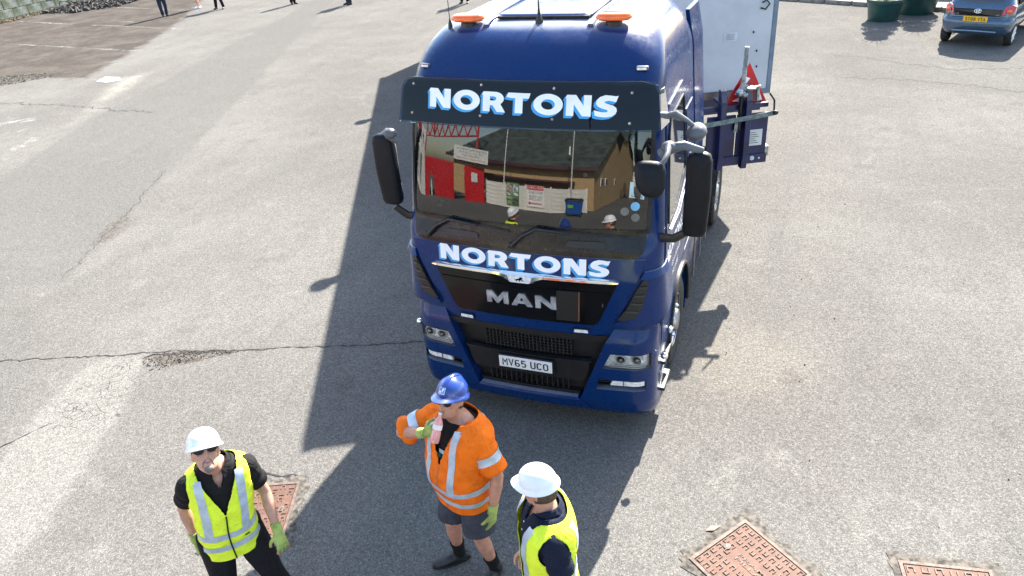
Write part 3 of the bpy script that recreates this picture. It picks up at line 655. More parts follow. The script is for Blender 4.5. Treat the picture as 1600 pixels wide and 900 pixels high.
# ---- heavy block lettering, drawn as outlines
def arc(cx, cy, rx, ry, a0, a1, n=14): return [(cx+rx*cos(radians(a0+(a1-a0)*i/n)), cy+ry*sin(radians(a0+(a1-a0)*i/n))) for i in range(n+1)]
GL = {
 'N': (.95, [[(-.05, .82), (.02, 1.0), (.36, 1.0), (.66, .50), (.66, 1.0), (.95, 1.0), (.95, 0), (.62, 0), (.29, .55), (.29, 0), (0, 0), (0, .84)]]),
 'O': (1.16, [arc(.58, .5, .58, .52, 0, 360, 30)[:-1], arc(.58, .5, .27, .25, 0, 360, 22)[:-1]]),
 'R': (.93, [[(-.05, .82), (.02, 1.0), (.50, 1.0)]+arc(.52, .67, .36, .33, 90, -52, 12)+[(.95, 0), (.60, 0), (.42, .32), (.30, .32), (.30, 0), (0, 0), (0, .84)], [(.30, .56)]+[(.30, .77)]+arc(.46, .665, .11, .105, 90, -90, 8)]),
 'T': (.90, [[(-.07, .78), (0, 1.0), (.90, 1.0), (.84, .74), (.60, .74), (.60, 0), (.29, 0), (.29, .74), (.12, .74)]]),
 'S': (.84, [[(.86, 1.0), (.78, .70), (.52, .77)]+[(.36, .72), (.36, .66), (.52, .60), (.68, .54), (.80, .44), (.83, .30), (.78, .14), (.64, .03), (.42, -.02), (.18, .0), (.02, .05), (-.02, .30), (.10, .27), (.30, .22), (.46, .23), (.50, .29), (.44, .34), (.26, .40), (.12, .48), (.04, .60), (.06, .78), (.18, .93), (.38, 1.02), (.60, 1.0), (.76, .97)]]),
 'M': (1.25, [[(0, 0), (0, 1), (.30, 1), (.62, .46), (.95, 1), (1.25, 1), (1.25, 0), (.97, 0), (.97, .52), (.68, 0), (.56, 0), (.28, .52), (.28, 0)]]),
 'A': (1.20, [[(0, 0), (.43, 1), (.77, 1), (1.2, 0), (.88, 0), (.80, .2), (.40, .2), (.32, 0)], [(.48, .42), (.72, .42), (.60, .72)]]),
 'n': (1.15, [[(0, 0), (0, 1), (.30, 1), (.86, .42), (.86, 1), (1.15, 1), (1.15, 0), (.87, 0), (.29, .60), (.29, 0)]]),
}
def place_word(word, x0, x1, z0, z1, zr0, zr1, off, m, parent, gap=.09, depth=0., shadow=None, surf=sfs, nm="letter", offf=None):
    tot = sum(GL[c][0] for c in word)+gap*(len(word)-1); sc = (x1-x0)/tot; cx = x0
    for c in word:
        wdt, polys = GL[c]; vs, fs = poly_geo(polys)
        def put(u, v, d):
            X = cx+u*sc; t = (X-x0)/(x1-x0); zb = z0+(zr0-z0)*t; zt = z1+(zr1-z1)*t; Z = zb+(zt-zb)*v; o = offf(Z) if offf else off
            return OL(s_of(X, Z, surf), Z, o+d, surf)
        mb = MB(); mb.add([put(v[0], v[1], depth+.0025) for v in vs], fs)
        if depth:
            for P in polys:
                a = [put(u, v, depth+.0025) for u, v in P]; b = [put(u, v, 0) for u, v in P]; n = len(P)
                mb.add(a+b, [(i, (i+1) % n, n+(i+1) % n, n+i) for i in range(n)])
        lo = mb.build(nm, m, parent, smooth=20 if depth else 0)
        if shadow:
            du, dv = shadow; mb = MB(); K = 6
            for P in polys:
                a = [put(u, v, .0016) for u, v in P]; b = [put(u+du, v+dv, .0008) for u, v in P]; n = len(P)
                mb.add(a+b, [(i, (i+1) % n, n+(i+1) % n, n+i) for i in range(n)])
            mb.add([put(v[0]+du, v[1]+dv, .0007) for v in vs], fs)
            mb.build("drop_shade", M_CYAN, lo, smooth=0, norm=False)
        cx += (wdt+gap)*sc
VO = lambda z: interp(z, [3.0, 3.3], [.10, .055])
place_word("NORTONS", -.845, .815, 3.112, 3.262, 3.078, 3.236, .0, M_WHITE, VIS, gap=.13, shadow=(-.09, -.12), surf=vsf, offf=lambda z: .001)
# ---- front flap: blue frame, black panel, chrome bar, badge
mb = MB(); strip(mb, [(1.125, -.66, .66), (1.15, -.74, .74), (1.28, -.865, .865), (1.70, -1.03, 1.03), (1.90, -1.10, 1.10)], .018, sfs, 44, .03, depth=.03)
FLAP = mb.build("front_flap", M_BLUE, TR, smooth=50)
mb = MB(); strip(mb, [(1.235, -.64, .64), (1.25, -.685, .685), (1.30, -.715, .715), (1.69, -.875, .875)], .024, sfs, 40, .03, depth=.01); GP = mb.build("grille_panel", M_BLKG, FLAP, smooth=50)
mb = MB()
for z0_, z1_, w_ in ((1.585, 1.60, .80), (1.63, 1.642, .83)): strip(mb, [(z0_-.03, -.1, .1), (z0_-.02, -.12, .12)], .034, sfs, 4, .02, depth=.01)
for g in (1, -1): strip(mb, [(1.57, .13, .80), (1.583, .14, .81)], .034, sfs, 12, .02, depth=.01, g=g)
par(mb.build("grille_rib", M_BLKG, None), GP)
# chrome bar: full across, dipping in the middle under the badge
def bar_pts(z0f, z1f, off, n=48):
    mb = MB(); R = []
    for i in range(n+1):
        X = -.885+1.77*i/n; a = abs(X); e = min(1, (.885-a)/.05+.15); zt = z0f(a); zb = z1f(a); zm = (zt+zb)/2; hh = (zt-zb)/2*e
        R.append([OL(s_of(X, zm+dz*hh, sfs), zm+dz*hh, o, sfs) for dz, o in ((1, .02), (1, off*.6), (.35, off), (-.6, off*1.04), (-1, off*.7), (-1, .02))])
    mb.loft(R); return mb
bar_pts(lambda a: 1.725-.005*a, lambda a: 1.682 if a > .2 else interp(a, [0, .11, .16, .2], [1.622, 1.622, 1.66, 1.675]), .055).build("chrome_bar", mat("bright_trim", (.88, .86, .82), .09, .9, var=.05), FLAP, smooth=35)
mb = MB(); strip(mb, [(1.632, -.085, .085), (1.64, -.10, .10), (1.70, -.115, .115)], .062, sfs, 8, .02, depth=.02); BD = mb.build("badge", M_LAMP, FLAP)
lion = [(-.9, -.2), (-.7, .1), (-.4, .25), (-.1, .35), (.1, .75), (.35, 1.0), (.7, .85), (.95, .5), (.75, .45), (.62, .3), (.7, -.1), (.95, -.35), (1.05, -.7), (.8, -.6), (.55, -.3), (.3, -.25), (.1, -.5), (.15, -.9), (-.05, -.8), (-.1, -.35), (-.45, -.3), (-.6, -.7), (-.85, -.8), (-.7, -.45), (-.8, -.2), (-1.1, .3), (-1.2, .8), (-1.05, .3)]
vs, fs = poly_geo([[(x*.04, z*.026) for x, z in lion]]); mb = MB(); mb.add([OL(v[0], 1.668+v[1], .065, sfs) for v in vs], fs); mb.build("lion_emblem", M_BLKG, BD, smooth=0)
place_word("MAn", -.345, .325, 1.375, 1.498, 1.375, 1.505, .026, M_LET, GP, gap=.16, depth=.012, nm="chrome_letter")
mb = MB(); strip(mb, [(1.275, .322, .522), (1.582, .335, .532)], .045, sfs, 4, .1, depth=.02)
mat("perforated_film", (.006, .006, .006), .6, var=.9, vscale=150)
mb.build("blanking_plate", MATS["perforated_film"], GP)
mb = MB(); strip(mb, [(1.275, .522, .530), (1.582, .532, .54)], .043, sfs, 1, .1, depth=.02); mb.build("plate_edge", mat("orange_edge", (.22, .09, .05), .5), GP)
mb = MB(); mb.tube([OL(.74, 1.44, .03, sfs), OL(.74, 1.47, .03, sfs)], .006, 6); mb.build("sensor", M_CHR, GP)
place_word("NORTONS", -.805, .80, 1.752, 1.895, 1.738, 1.885, .0, M_WHITE, FLAP, gap=.13, shadow=(-.09, -.12), offf=lambda z: .019)
for g, X in ((-1, .582), (1, .543)):        # strobe markers under the flap
    mb = MB(); strip(mb, [(1.145, X-.075, X+.075), (1.195, X-.07, X+.07)], .036, sfs, 4, .03, depth=.02, g=g); mk = mb.build("marker_lamp", M_BLK, TR)
    mb = MB(); strip(mb, [(1.155, X-.065, X+.065), (1.185, X-.06, X+.06)], .040, sfs, 4, .03, depth=.01, g=g); mb.build("lens", M_LAMP, mk)
# ---- corner pieces with slanting air vents
for g in (1, -1):
    mb = MB()
    strip(mb, [(1.265, .845, 1.25), (1.30, .86, 1.42), (1.36, 1.0, 1.50), (1.60, 1.075, 1.50), (1.72, 1.115, 1.50)], .0, sfs, 14, .03, depth=.05, g=g, offs=[.055, .055, .05, .032, .022])
    cp = mb.build("corner_panel", M_BLUE, TR, smooth=50)
    mb = MB(); strip(mb, [(1.735, 1.055, 1.27), (1.79, 1.09, 1.30)], .03, sfs, 10, .02, depth=.04, g=g, offs=[.045, .02]); par(mb.build("panel_ledge", M_BLUE, None, smooth=50), cp)
    mb = MB(); strip(mb, [(1.325, .865, .945), (1.36, .895, 1.03), (1.45, .955, 1.075), (1.60, 1.02, 1.105), (1.70, 1.07, 1.12), (1.725, 1.085, 1.11)], .03, sfs, 6, .03, depth=.03, g=g, offs=[.057, .054, .044, .036, .028, .027]); v = mb.build("air_vent", M_BLK, cp, smooth=40)
    mb = MB()
    for z in (1.42, 1.50, 1.58, 1.66): X0 = interp(z, [1.36, 1.45, 1.6, 1.7], [.905, .965, 1.03, 1.08]); X1 = interp(z, [1.36, 1.45, 1.6, 1.7], [1.02, 1.065, 1.098, 1.112]); strip(mb, [(z-.008, X0, X1), (z+.008, X0, X1)], .05, sfs, 3, .02, depth=.02, g=g, offs=[.062-.05*(z-1.36), .056-.05*(z-1.36)])
    mb.build("louvre", M_BLK, v)
# ---- bumper: body-coloured corners with lamp openings, dark centre
def IX(z): return interp(z, [.24, .40, 1.06, 1.24], [.56, .52, .762, .865])
SB = 1.55       # how far the corner runs round (beyond 1.22 it follows the side)
HL0 = lambda z: interp(z, [.79, .955], [.742, .815]); HL1 = 1.168
FL0 = lambda z: interp(z, [.548, .66], [.68, .70]); FL1 = 1.135
for g in (1, -1):
    mb = MB()
    def ban(zs, a, b, ns): strip(mb, [(z, a(z), b(z)) for z in zs], 0, sfc, ns, .025, skirt=False, g=g)
    full = lambda z: SB
    ban([.215, .25, .30, .40, .548], IX, full, 24)
    ban([.548, .66], IX, FL0, 5); ban([.548, .66], lambda z: FL1, full, 12)
    ban([.66, .79], IX, full, 24)
    ban([.79, .955], IX, HL0, 5); ban([.79, .955], lambda z: HL1, full, 12)
    ban([.955, 1.06, 1.08, 1.10, 1.24, 1.245], IX, full, 24)
    # returns of the openings, bottom and top edges
    for (za, zb, a, b, dd) in ((.79, .955, HL0, lambda z: HL1, .07), (.548, .66, FL0, lambda z: FL1, .08)):
        Z = [za+(zb-za)*i/5 for i in range(6)]; ring = [OL(g*s_of(a(za)+(b(za)-a(za))*k/10, za), za) for k in range(11)]+[OL(g*s_of(b(z), z), z) for z in Z[1:]]+[OL(g*s_of(b(zb)+(a(zb)-b(zb))*k/10, zb), zb) for k in range(1, 11)]+[OL(g*s_of(a(z), z), z) for z in Z[::-1][1:-1]]
        ring2 = [p+Vector((0, dd, 0)) for p in ring]; n = len(ring); mb.add(ring+ring2, [(i, (i+1) % n, n+(i+1) % n, n+i) for i in range(n)])
    e = [OL(g*s_of(IX(z), z), z) for z in (.215, .25, .3, .4, .548, .66, .79, .955, 1.06, 1.08, 1.1, 1.24)]; mb.loft([e, [p+Vector((0, .12, 0)) for p in e]], cap=False, open_=True)
    mb.build("bumper_corner", M_BLUE, TR, smooth=28, merge=.002)
    # headlight: dark housing, reflectors, lens tubes, clear cover
    mb = MB(); strip(mb, [(.78, HL0(.78)-.01, 1.18), (.965, HL0(.96)-.01, 1.18)], -.05, sfc, 10, .04, skirt=False, g=g); HLM = mb.build("headlight", M_LAMP, TR)
    mb = MB(); strip(mb, [(.79, HL0(.79), HL1), (.955, HL0(.955), HL1)], -.004, sfc, 12, .03, skirt=False, g=g); mb.build("lens_cover", M_CLEAR, HLM, smooth=60)
    for X, z, r in ((.905, .885, .052), (1.055, .888, .055), (.84, .828, .018)):
        p = OL(g*s_of(X, z), z, -.03); mb = MB(); mb.lathe([(r, .05), (r, -.0), (r*.86, -.012), (r*.8, .0), (r*.45, .02), (0, .022)], p, 22, 'y'); mb.build("reflector", M_LAMP, HLM, smooth=30)
        if r > .03:
            mb = MB(); mb.lathe([(r*.72, .0), (r*.55, -.016), (r*.3, -.026), (0, -.03)], p, 20, 'y'); mb.build("projector_lens", M_DG, HLM, smooth=60)
    mb = MB()
    for k in range(3): strip(mb, [(.80+.012*k, .80+.03*k, 1.14), (.806+.012*k, .80+.03*k, 1.14)], -.02-.012*k, sfc, 10, .02, depth=.03, g=g)
    mb.build("running_light", M_WLENS, HLM)
    mb = MB(); strip(mb, [(.54, .67, 1.145), (.668, .69, 1.145)], -.075, sfc, 8, .05, skirt=False, g=g); FG = mb.build("fog_light", M_BLK, TR)
    mb = MB(); strip(mb, [(.595, .812, 1.128), (.655, .835, 1.128)], -.018, sfc, 10, .03, depth=.03, g=g); mb.build("lens", M_LAMP, FG)
    mb = MB(); strip(mb, [(.60, .93, .936), (.652, .93, .936)], -.012, sfc, 2, .03, depth=.03, g=g); mb.build("divider", M_BLK, FG)
    for zz in (.585, .625): mb = MB(); strip(mb, [(zz, .70, .80), (zz+.012, .70, .80)], -.02, sfc, 3, .03, depth=.05, g=g); mb.build("slat", M_BLK, FG)
mb = MB(); strip(mb, [(.26, -.66, .66), (.29, -.64, .64), (.40, -.525, .525), (.425, -.50, .50)], .0, sfc, 24, .02, depth=.12, offs=[-.0, .012, .012, .0]); mb.build("bumper_lip", M_BLUE, TR, smooth=35)
mb = MB(); strip(mb, [(.28, -.56, .56), (1.24, -.9, .9)], -.11, lambda z: (.0, 1.22, .22, .07), 20, .1, skirt=False); mb.build("radiator_opening", M_BLK, TR)
flat = lambda z: (.0, 1.22, .22, .07)
def dark(rows, off, nm="grille_bar", m=M_BLK, d=.05): mb = MB(); strip(mb, rows, off, flat, 16, .05, depth=d); return mb.build(nm, m, TR, smooth=40, bevel=0)
dark([(1.06, -.80, .80), (1.12, -.86, .86)], -.045); dark([(.795, -.60, .60), (.84, -.64, .64)], -.02)
dark([(.60, -.56, .56), (.70, -.60, .60), (.79, -.62, .62)], -.035, "plate_carrier"); dark([(.425, -.50, .50), (.46, -.52, .52)], -.05, "step_bar", M_BLK, .09)
mb = MB()
for i in range(24): x = -.42+.86*i/23; strip(mb, [(.86, x-.006, x+.006), (1.05, x-.006, x+.006)], -.06, flat, 1, .1, depth=.03)
for k in range(6): strip(mb, [(.875+.032*k, -.42, .45), (.883+.032*k, -.42, .45)], -.064, flat, 8, .1, depth=.03)
GM = mb.build("radiator_mesh", mat("dusty_black_mesh", (.006, .006, .006), .7, var=.6, vscale=15), TR, smooth=0)
mb = MB()
for i in range(16): x = -.40+.80*i/15; strip(mb, [(.47, x-.006, x+.006), (.59, x-.006, x+.006)], -.06, flat, 1, .1, depth=.03)
mb.build("lower_mesh", MATS["dusty_black_mesh"], TR, smooth=0)
# number plate
mb = MB(); mb.box((0, -.012, .744), (.535, .012, .124)); PL = mb.build("number_plate", M_WHP, TR, bevel=.003)
plate_text("MV65 UCO", M_INK, PL, (0, -.018, .744), (1, 0, 0), .465, .080)
mb = MB(); mb.box((0, -.002, .744), (.56, .012, .15)); mb.build("plate_frame", M_BLK, TR, bevel=.003)
# ---- wipers
for x0_, x1_ in ((-.95, -.10), (-.10, .93)):
    piv = OL(s_of(x0_+.02, 1.96, sfs), 1.96, .03, sfs); el = OL(s_of(x0_+.25, 2.13, sfs), 2.13, .045, sfs); mid = OL(s_of(x0_+.55, 2.10, sfs), 2.11, .05, sfs)
    mb = MB(); mb.tube([piv, OL(s_of(x0_+.12, 2.06, sfs), 2.06, .05, sfs), el, mid], [.024, .020, .016, .011], 8); WP = mb.build("wiper", M_BLK, TR)
    pts = [OL(s_of(x0_+.20+(x1_-x0_-.2)*i/10, 2.12, sfs), 2.115-.035*(i/10)+.008*sin(i/10*pi), .016, sfs) for i in range(11)]
    mb = MB(); mb.tube(pts, [(.012, .009)]*11, 6); mb.build("blade", M_RUB, WP)
    mb = MB(); mb.lathe([(.03, .03), (.03, -.01), (.02, -.02), (0, -.022)], piv, 12, 'y'); mb.build("pivot", M_BLK, WP)
# ---- stickers in the screen's lower corner
def sticker(X, z, r, col, nm):
    p = OL(s_of(X, z, sfs), z, .0075, sfs); q = OL(s_of(X+.01, z, sfs), z, .0075, sfs); u = (q-p).normalized(); v = (OL(s_of(X, z+.01, sfs), z+.01, .0075, sfs)-p).normalized()
    mb = MB(); mb.add([p+(u*cos(2*pi*k/20)+v*sin(2*pi*k/20))*r for k in range(20)], [tuple(range(20))]); mb.build("sticker", mat(nm, col, .5), TR, smooth=0)
sticker(.985, 2.345, .038, (.16, .45, .7), "blue_disc"); sticker(.90, 2.30, .036, (.12, .125, .12), "grey_disc"); sticker(.99, 2.25, .036, (.12, .125, .12), "grey_disc")
p = [OL(s_of(X, z, sfs), z, .0075, sfs) for X, z in ((.93, 2.42), (1.05, 2.40), (1.055, 2.53), (.935, 2.55))]; mb = MB(); mb.add(p, [(0, 1, 2, 3)]); TX = mb.build("permit_label", mat("pale_aqua_label", (.45, .6, .6), .5), TR, smooth=0)
text_on("permit_text", "O-000434", M_INK, TX, (p[0]+p[1])/2+Vector((0, -.002, .018)), p[1]-p[0], p[3]-p[0], width=.09, height=.018)
# ---- roof furniture
for X in (-.66, .655):
    y = .93; z = roof_z(X, y)
    mb = MB(); mb.lathe([(.0, -.03), (.075, -.03), (.07, .02), (.0, .03)], (X, y, z), 20); b = mb.build("beacon", M_BLK, TR)
    mb = MB(); rr = []
    for (a, bq, h) in ((.135, .075, .035), (.15, .09, .042), (.152, .092, .058), (.145, .085, .078), (.12, .06, .088)):
        rr.append([Vector((X+a*(abs(cos(t))**.7)*(1 if cos(t) > 0 else -1), y+bq*(abs(sin(t))**.8)*(1 if sin(t) > 0 else -1), z+h)) for t in [2*pi*k/28 for k in range(28)]])
    mb.loft(rr); mb.build("amber_lens", M_ORLENS, b, smooth=50)
    mb = MB(); mb.loft([[p+Vector((0, 0, -.004)) for p in rr[0]], [Vector((X+(p.x-X)*1.02, y+(p.y-y)*1.02, z+.046)) for p in rr[0]]]); mb.build("base", mat("amber_dark", (.5, .05, .004), .3, coat=.4), b)
z = roof_z(0, .93); mb = MB(); mb.lathe([(.035, -.02), (.034, .02), (.018, .05), (.008, .12), (.005, .2), (.004, 1.1)], (0, .93, z), 12, cap=True); mb.build("aerial", M_BLK, TR)
z = roof_z(-.84, .92); mb = MB(); mb.lathe([(.022, -.02), (.02, .03), (.01, .06), (.004, .08), (.003, .42)], (-.84, .92, z), 10, cap=True); mb.build("aerial", M_BLK, TR)
for g in (1, -1):
    y = .5; X = g*.965; z = 3.405; p = OL(s_of(X, z, sfs), z, .0, sfs); mb = MB(); mb.box(p+Vector((0, -.008, 0)), (.10, .04, .035), Euler((0, 0, g*.12)).to_matrix()); mk = mb.build("marker_lamp", M_GREYPL, TR, bevel=.01)
    mb = MB(); mb.box(p+Vector((0, -.03, 0)), (.075, .006, .018), Euler((0, 0, g*.12)).to_matrix()); mb.build("lens", M_LAMP, mk)
# ---- doors: seam, glass, handle, trim, lettering
def side(Y, z, o, g): 
    y0, W, r, k = sfs(z); return Vector((g*(W+o), Y, z))
def side_poly(poly, o, m, nm, parent, g, th=.0, seg=.12):
    vs, fs = poly_geo([poly]); bm = bmesh.new(); V = [bm.verts.new((v[0], v[1], 0)) for v in vs]
    for f in fs:
        try: bm.faces.new([V[i] for i in f])
        except ValueError: pass
    for zz in [1.2+.08*i for i in range(32)]:
        bmesh.ops.bisect_plane(bm, geom=bm.verts[:]+bm.edges[:]+bm.faces[:], plane_co=(0, zz, 0), plane_no=(0, 1, 0))
    bm.verts.index_update(); mb = MB(); mb.add([side(v.co.x, v.co.y, o, g) for v in bm.verts], [tuple(v.index for v in f.verts) for f in bm.faces]); bm.free()
    if th:
        n = len(poly); mb.add([side(a, b, o, g) for a, b in poly]+[side(a, b, o-th, g) for a, b in poly], [(i, (i+1) % n, n+(i+1) % n, n+i) for i in range(n)])
    return mb.build(nm, m, parent, smooth=30)
DOOR = [(.40, 1.20), (.40, 1.95), (.46, 2.05), (.62, 2.95), (.78, 3.06), (1.48, 3.08), (1.56, 3.0), (1.58, 1.20)]
WIN = [(.50, 2.10), (.68, 2.86), (.78, 2.95), (1.42, 2.97), (1.47, 2.92), (1.47, 2.28), (.95, 2.10)]
for g in (1, -1):
    d = side_poly(DOOR, .012, M_BLUE, "door", TR, g, .03); side_poly(WIN, .017, M_DG, "side_window", d, g, .01)
    mb = MB(); mb.bar(side(1.30, 1.95, .03, g), side(1.50, 1.95, .03, g), .02, .05); mb.build("handle", M_BLK, d, bevel=.006)
    mb = MB(); pts = [side(a, b, .022, g) for a, b in WIN]; mb.tube(pts, .008, 6, closed=True, cap=False); mb.build("window_trim", M_RUB, d)
    mb = MB(); mb.tube([side(y, z, .03, g) for y, z in ((.47, 2.06), (.9, 2.06), (1.5, 2.2), (1.75, 2.35))], .008, 6); mb.tube([side(y, z, .03, g) for y, z in ((.55, 2.02), (1.0, 2.0), (1.5, 2.13), (1.8, 2.3))], .006, 6); mb.build("grab_rail", M_CHR, TR)
    text_on("door_lettering", "NORTONS", M_WHITE, d, side(.86, 1.80, .014, g), (0, g, 0), (0, 0, 1), width=.80, height=.13, offset=.03)
    for k, t in enumerate(("HAULAGE & STORAGE", "CRANE HIRE", "TEL 0161 000 000")[:2]): text_on("door_lettering", t, M_WHITE, d, side(.86, 1.58-.12*k, .014, g), (0, g, 0), (0, 0, 1), width=.7-.2*k, height=.055)
    side_poly([(1.68, 2.0), (1.68, 2.75), (2.1, 2.75), (2.1, 2.0)], .008, M_BLUE, "locker_panel", TR, g, .02)
    # side air deflector behind the cab, flaring out
    mb = MB(); R = []
    for z in [1.25+.2*i for i in range(12)]+[3.55]:
        W = min(sfs(z)[1], 1.2) if z < 3.5 else 1.08; R.append([Vector((g*(W+.0), 2.27, z)), Vector((g*(W+.01), 2.45, z)), Vector((g*(W+.02), 2.65, z)), Vector((g*(W+.015), 2.82, z)), Vector((g*(W-.02), 2.85, z)), Vector((g*(W-.04), 2.27, z))])
    mb.loft(R); mb.build("air_deflector", M_BLUE, TR, smooth=40)
    # lower side: entry steps, wheel arch, tank panel
    arch = [(1.475+.62*cos(t), .52+.62*sin(t)) for t in [radians(200-220*i/20) for i in range(21)]]
    P = [(.46, .26), (.46, 1.23), (2.25, 1.23), (2.25, .42)]+[p for p in arch[::-1] if p[1] > .30]+[(.86, .26)]
    vs, fs = poly_geo([P]); mb = MB(); f3 = lambda o: (lambda a, b: (g*(1.195+o-.05*max(0, (.6-b))), a, b))
    mb.add([f3(.02)(v[0], v[1]) for v in vs], fs); mb.add([f3(-.10)(v[0], v[1]) for v in vs], fs); n = len(P)
    mb.add([f3(.02)(a, b) for a, b in P]+[f3(-.10)(a, b) for a, b in P], [(i, (i+1) % n, n+(i+1) % n, n+i) for i in range(n)])
    mb.build("wing_panel", M_BLUE, TR, smooth=30)
    mb = MB(); mb.tube([(g*1.222, a, b) for a, b in arch if b > .34], (.022), 6); mb.build("wheel_arch_trim", M_BLK, TR)
    for zz in (.30, .62): mb = MB(); mb.box((g*1.17, .66, zz), (.16, .34, .035)); st = mb.build("entry_step", M_BLK, TR, bevel=.01)
    mb = MB(); mb.box((g*1.185, .50, .42), (.05, .16, .30), Euler((0, g*.14, 0)).to_matrix()); st = mb.build("step_side", M_STEEL, TR, bevel=.01)
    mb = MB()
    for i in range(6):
        for j in range(3): mb.lathe([(.011, 0), (.0, .001)], (g*(1.215-.006*i), .455+.045*j, .53-.045*i), 8, 'x')
    par(mb.build("punched_hole", M_INK, None, smooth=0), st)
    mb = MB(); mb.ell((g*1.265, .30, .845), (.036, .03, .036)); mb.tube([(g*1.22, .30, .845), (g*1.26, .30, .845)], .012, 8); mb.build("guide_ball", M_CHR, TR)
    mb = MB(); mb.ell((g*1.235, .82, .80), (.02, .045, .035)); mb.build("side_marker", M_WLENS, TR)
    mb = MB(); R = [[Vector((g*x, y, z)) for x, z in ((.80, .34), (1.14, .34), (1.19, .40), (1.20, .98), (1.16, 1.06), (.80, 1.06))] for y in (2.32, 4.15)]; mb.loft(R); mb.build("fuel_tank", M_NAVY, TR, bevel=.02)
    mb = MB()
    for y in (2.7, 3.25, 3.8): mb.bar((g*1.206, y-.02, .70), (g*1.206, y+.02, .70), .01, .66)
    mb.build("tank_strap", M_STEEL, TR)
# ---- coiled air lines between cab and trailer
for k, (x, c) in enumerate(((.55, (.25, .01, .01)), (.80, (.01, .01, .012)), (.30, (.3, .22, .01)))):
    mb = MB(); mb.tube([(x+.05*cos(i*.8), 2.45+.9*(i/150)+.0*i, 1.75-.55*sin(i/150*pi)+.05*sin(i*.8)) for i in range(151)], .009, 5); mb.build("air_line", mat("air_line_%d" % k, c, .4), TR)
# ---- chassis, wheels
mb = MB()
for g in (1, -1): mb.bar((g*.40, .6, .85), (g*.40, 6.1, .85), .09, .27)
for y in (.7, 2.4, 4.2, 5.9): mb.bar((-.4, y, .85), (.4, y, .85), .1, .2)
mb.box((0, 5.1, 1.08), (.95, .9, .10)); mb.build("chassis", M_NAVY, TR, smooth=0, bevel=.01)
mb = MB(); mb.box((0, 2.5, .95), (2.1, .5, .5)); mb.box((0, 1.3, .9), (1.4, 1.6, .6)); mb.build("engine_tray", M_BLK, TR, bevel=.03)
def make_wheel(g, loc, dual=False, parent=TR, yaw=0.):
    x, y, z = loc; mb = MB(); r = .5
    prof = [(.30, -.13), (.34, -.145), (.44, -.155), (.478, -.14), (.497, -.115), (.5, -.09), (.5, .09), (.497, .115), (.478, .14), (.44, .155), (.34, .145), (.30, .13)]
    mb.lathe(prof, (0, 0, 0), 40, 'x')
    for i in range(40):
        a = 2*pi*i/40
        for s in (-1, 1): mb.bar((s*.125, .5*cos(a), .5*sin(a)), (s*.05, .5*cos(a+.06), .5*sin(a+.06)), .02, .012, up=(0, cos(a), sin(a)))
    w_ = empty("wheel", (x, y, z)); w_.rotation_euler = (0, 0, yaw); tb = mb.build("tyre", M_RUB, None, smooth=30)
    mb = MB(); o = .10
    mb.lathe([(.30, o+.03), (.285, o+.035), (.27, o-.01), (.25, o-.03), (.20, o-.01 if not dual else o-.12), (.14, o+.005 if not dual else o-.12), (.12, o+.06 if not dual else o+.02), (.09, o+.07 if not dual else o+.05), (.0, o+.075 if not dual else o+.055)], (0, 0, 0), 32, 'x'); rim = mb.build("rim", M_STEEL, None, smooth=30)
    mb = MB(); mb.lathe([(.30, -.13), (.28, -.05), (.28, .13)], (0, 0, 0), 32, 'x'); rb = mb.build("rim_barrel", M_BLK, None)
    nuts = []
    for i in range(10):
        a = 2*pi*i/10; mb = MB(); mb.lathe([(.017, 0), (.017, .035), (.01, .045), (0, .046)], (o+.0, .168*cos(a), .168*sin(a)), 8, 'x'); nuts.append(mb.build("wheel_nut", M_CHR if not dual else M_STEEL, None))
    for q in [tb, rim, rb]+nuts:
        q.parent = w_
        if g < 0: q.matrix_basis = Matrix.Rotation(pi, 4, 'Z')
    par(w_, parent); w_.matrix_parent_inverse = WM(parent).inverted(); w_.matrix_basis = Matrix.Translation((x, y, z)) @ Matrix.Rotation(yaw, 4, 'Z'); return w_
for g in (1, -1):
    make_wheel(g, (g*1.05, 1.475, .5)); make_wheel(g, (g*1.07, 5.1, .5), True)
    mb = MB(); R = [[Vector((g*x, 5.1+.62*cos(t), .52+.6*sin(t))) for x in (.78, 1.24)] for t in [radians(15+150*i/12) for i in range(13)]]; R2 = [[p+Vector((0, 0, .02)) for p in r] for r in R]; mb.loft([a+b[::-1] for a, b in zip(R, R2)]); mb.build("mudguard", M_BLK, TR)
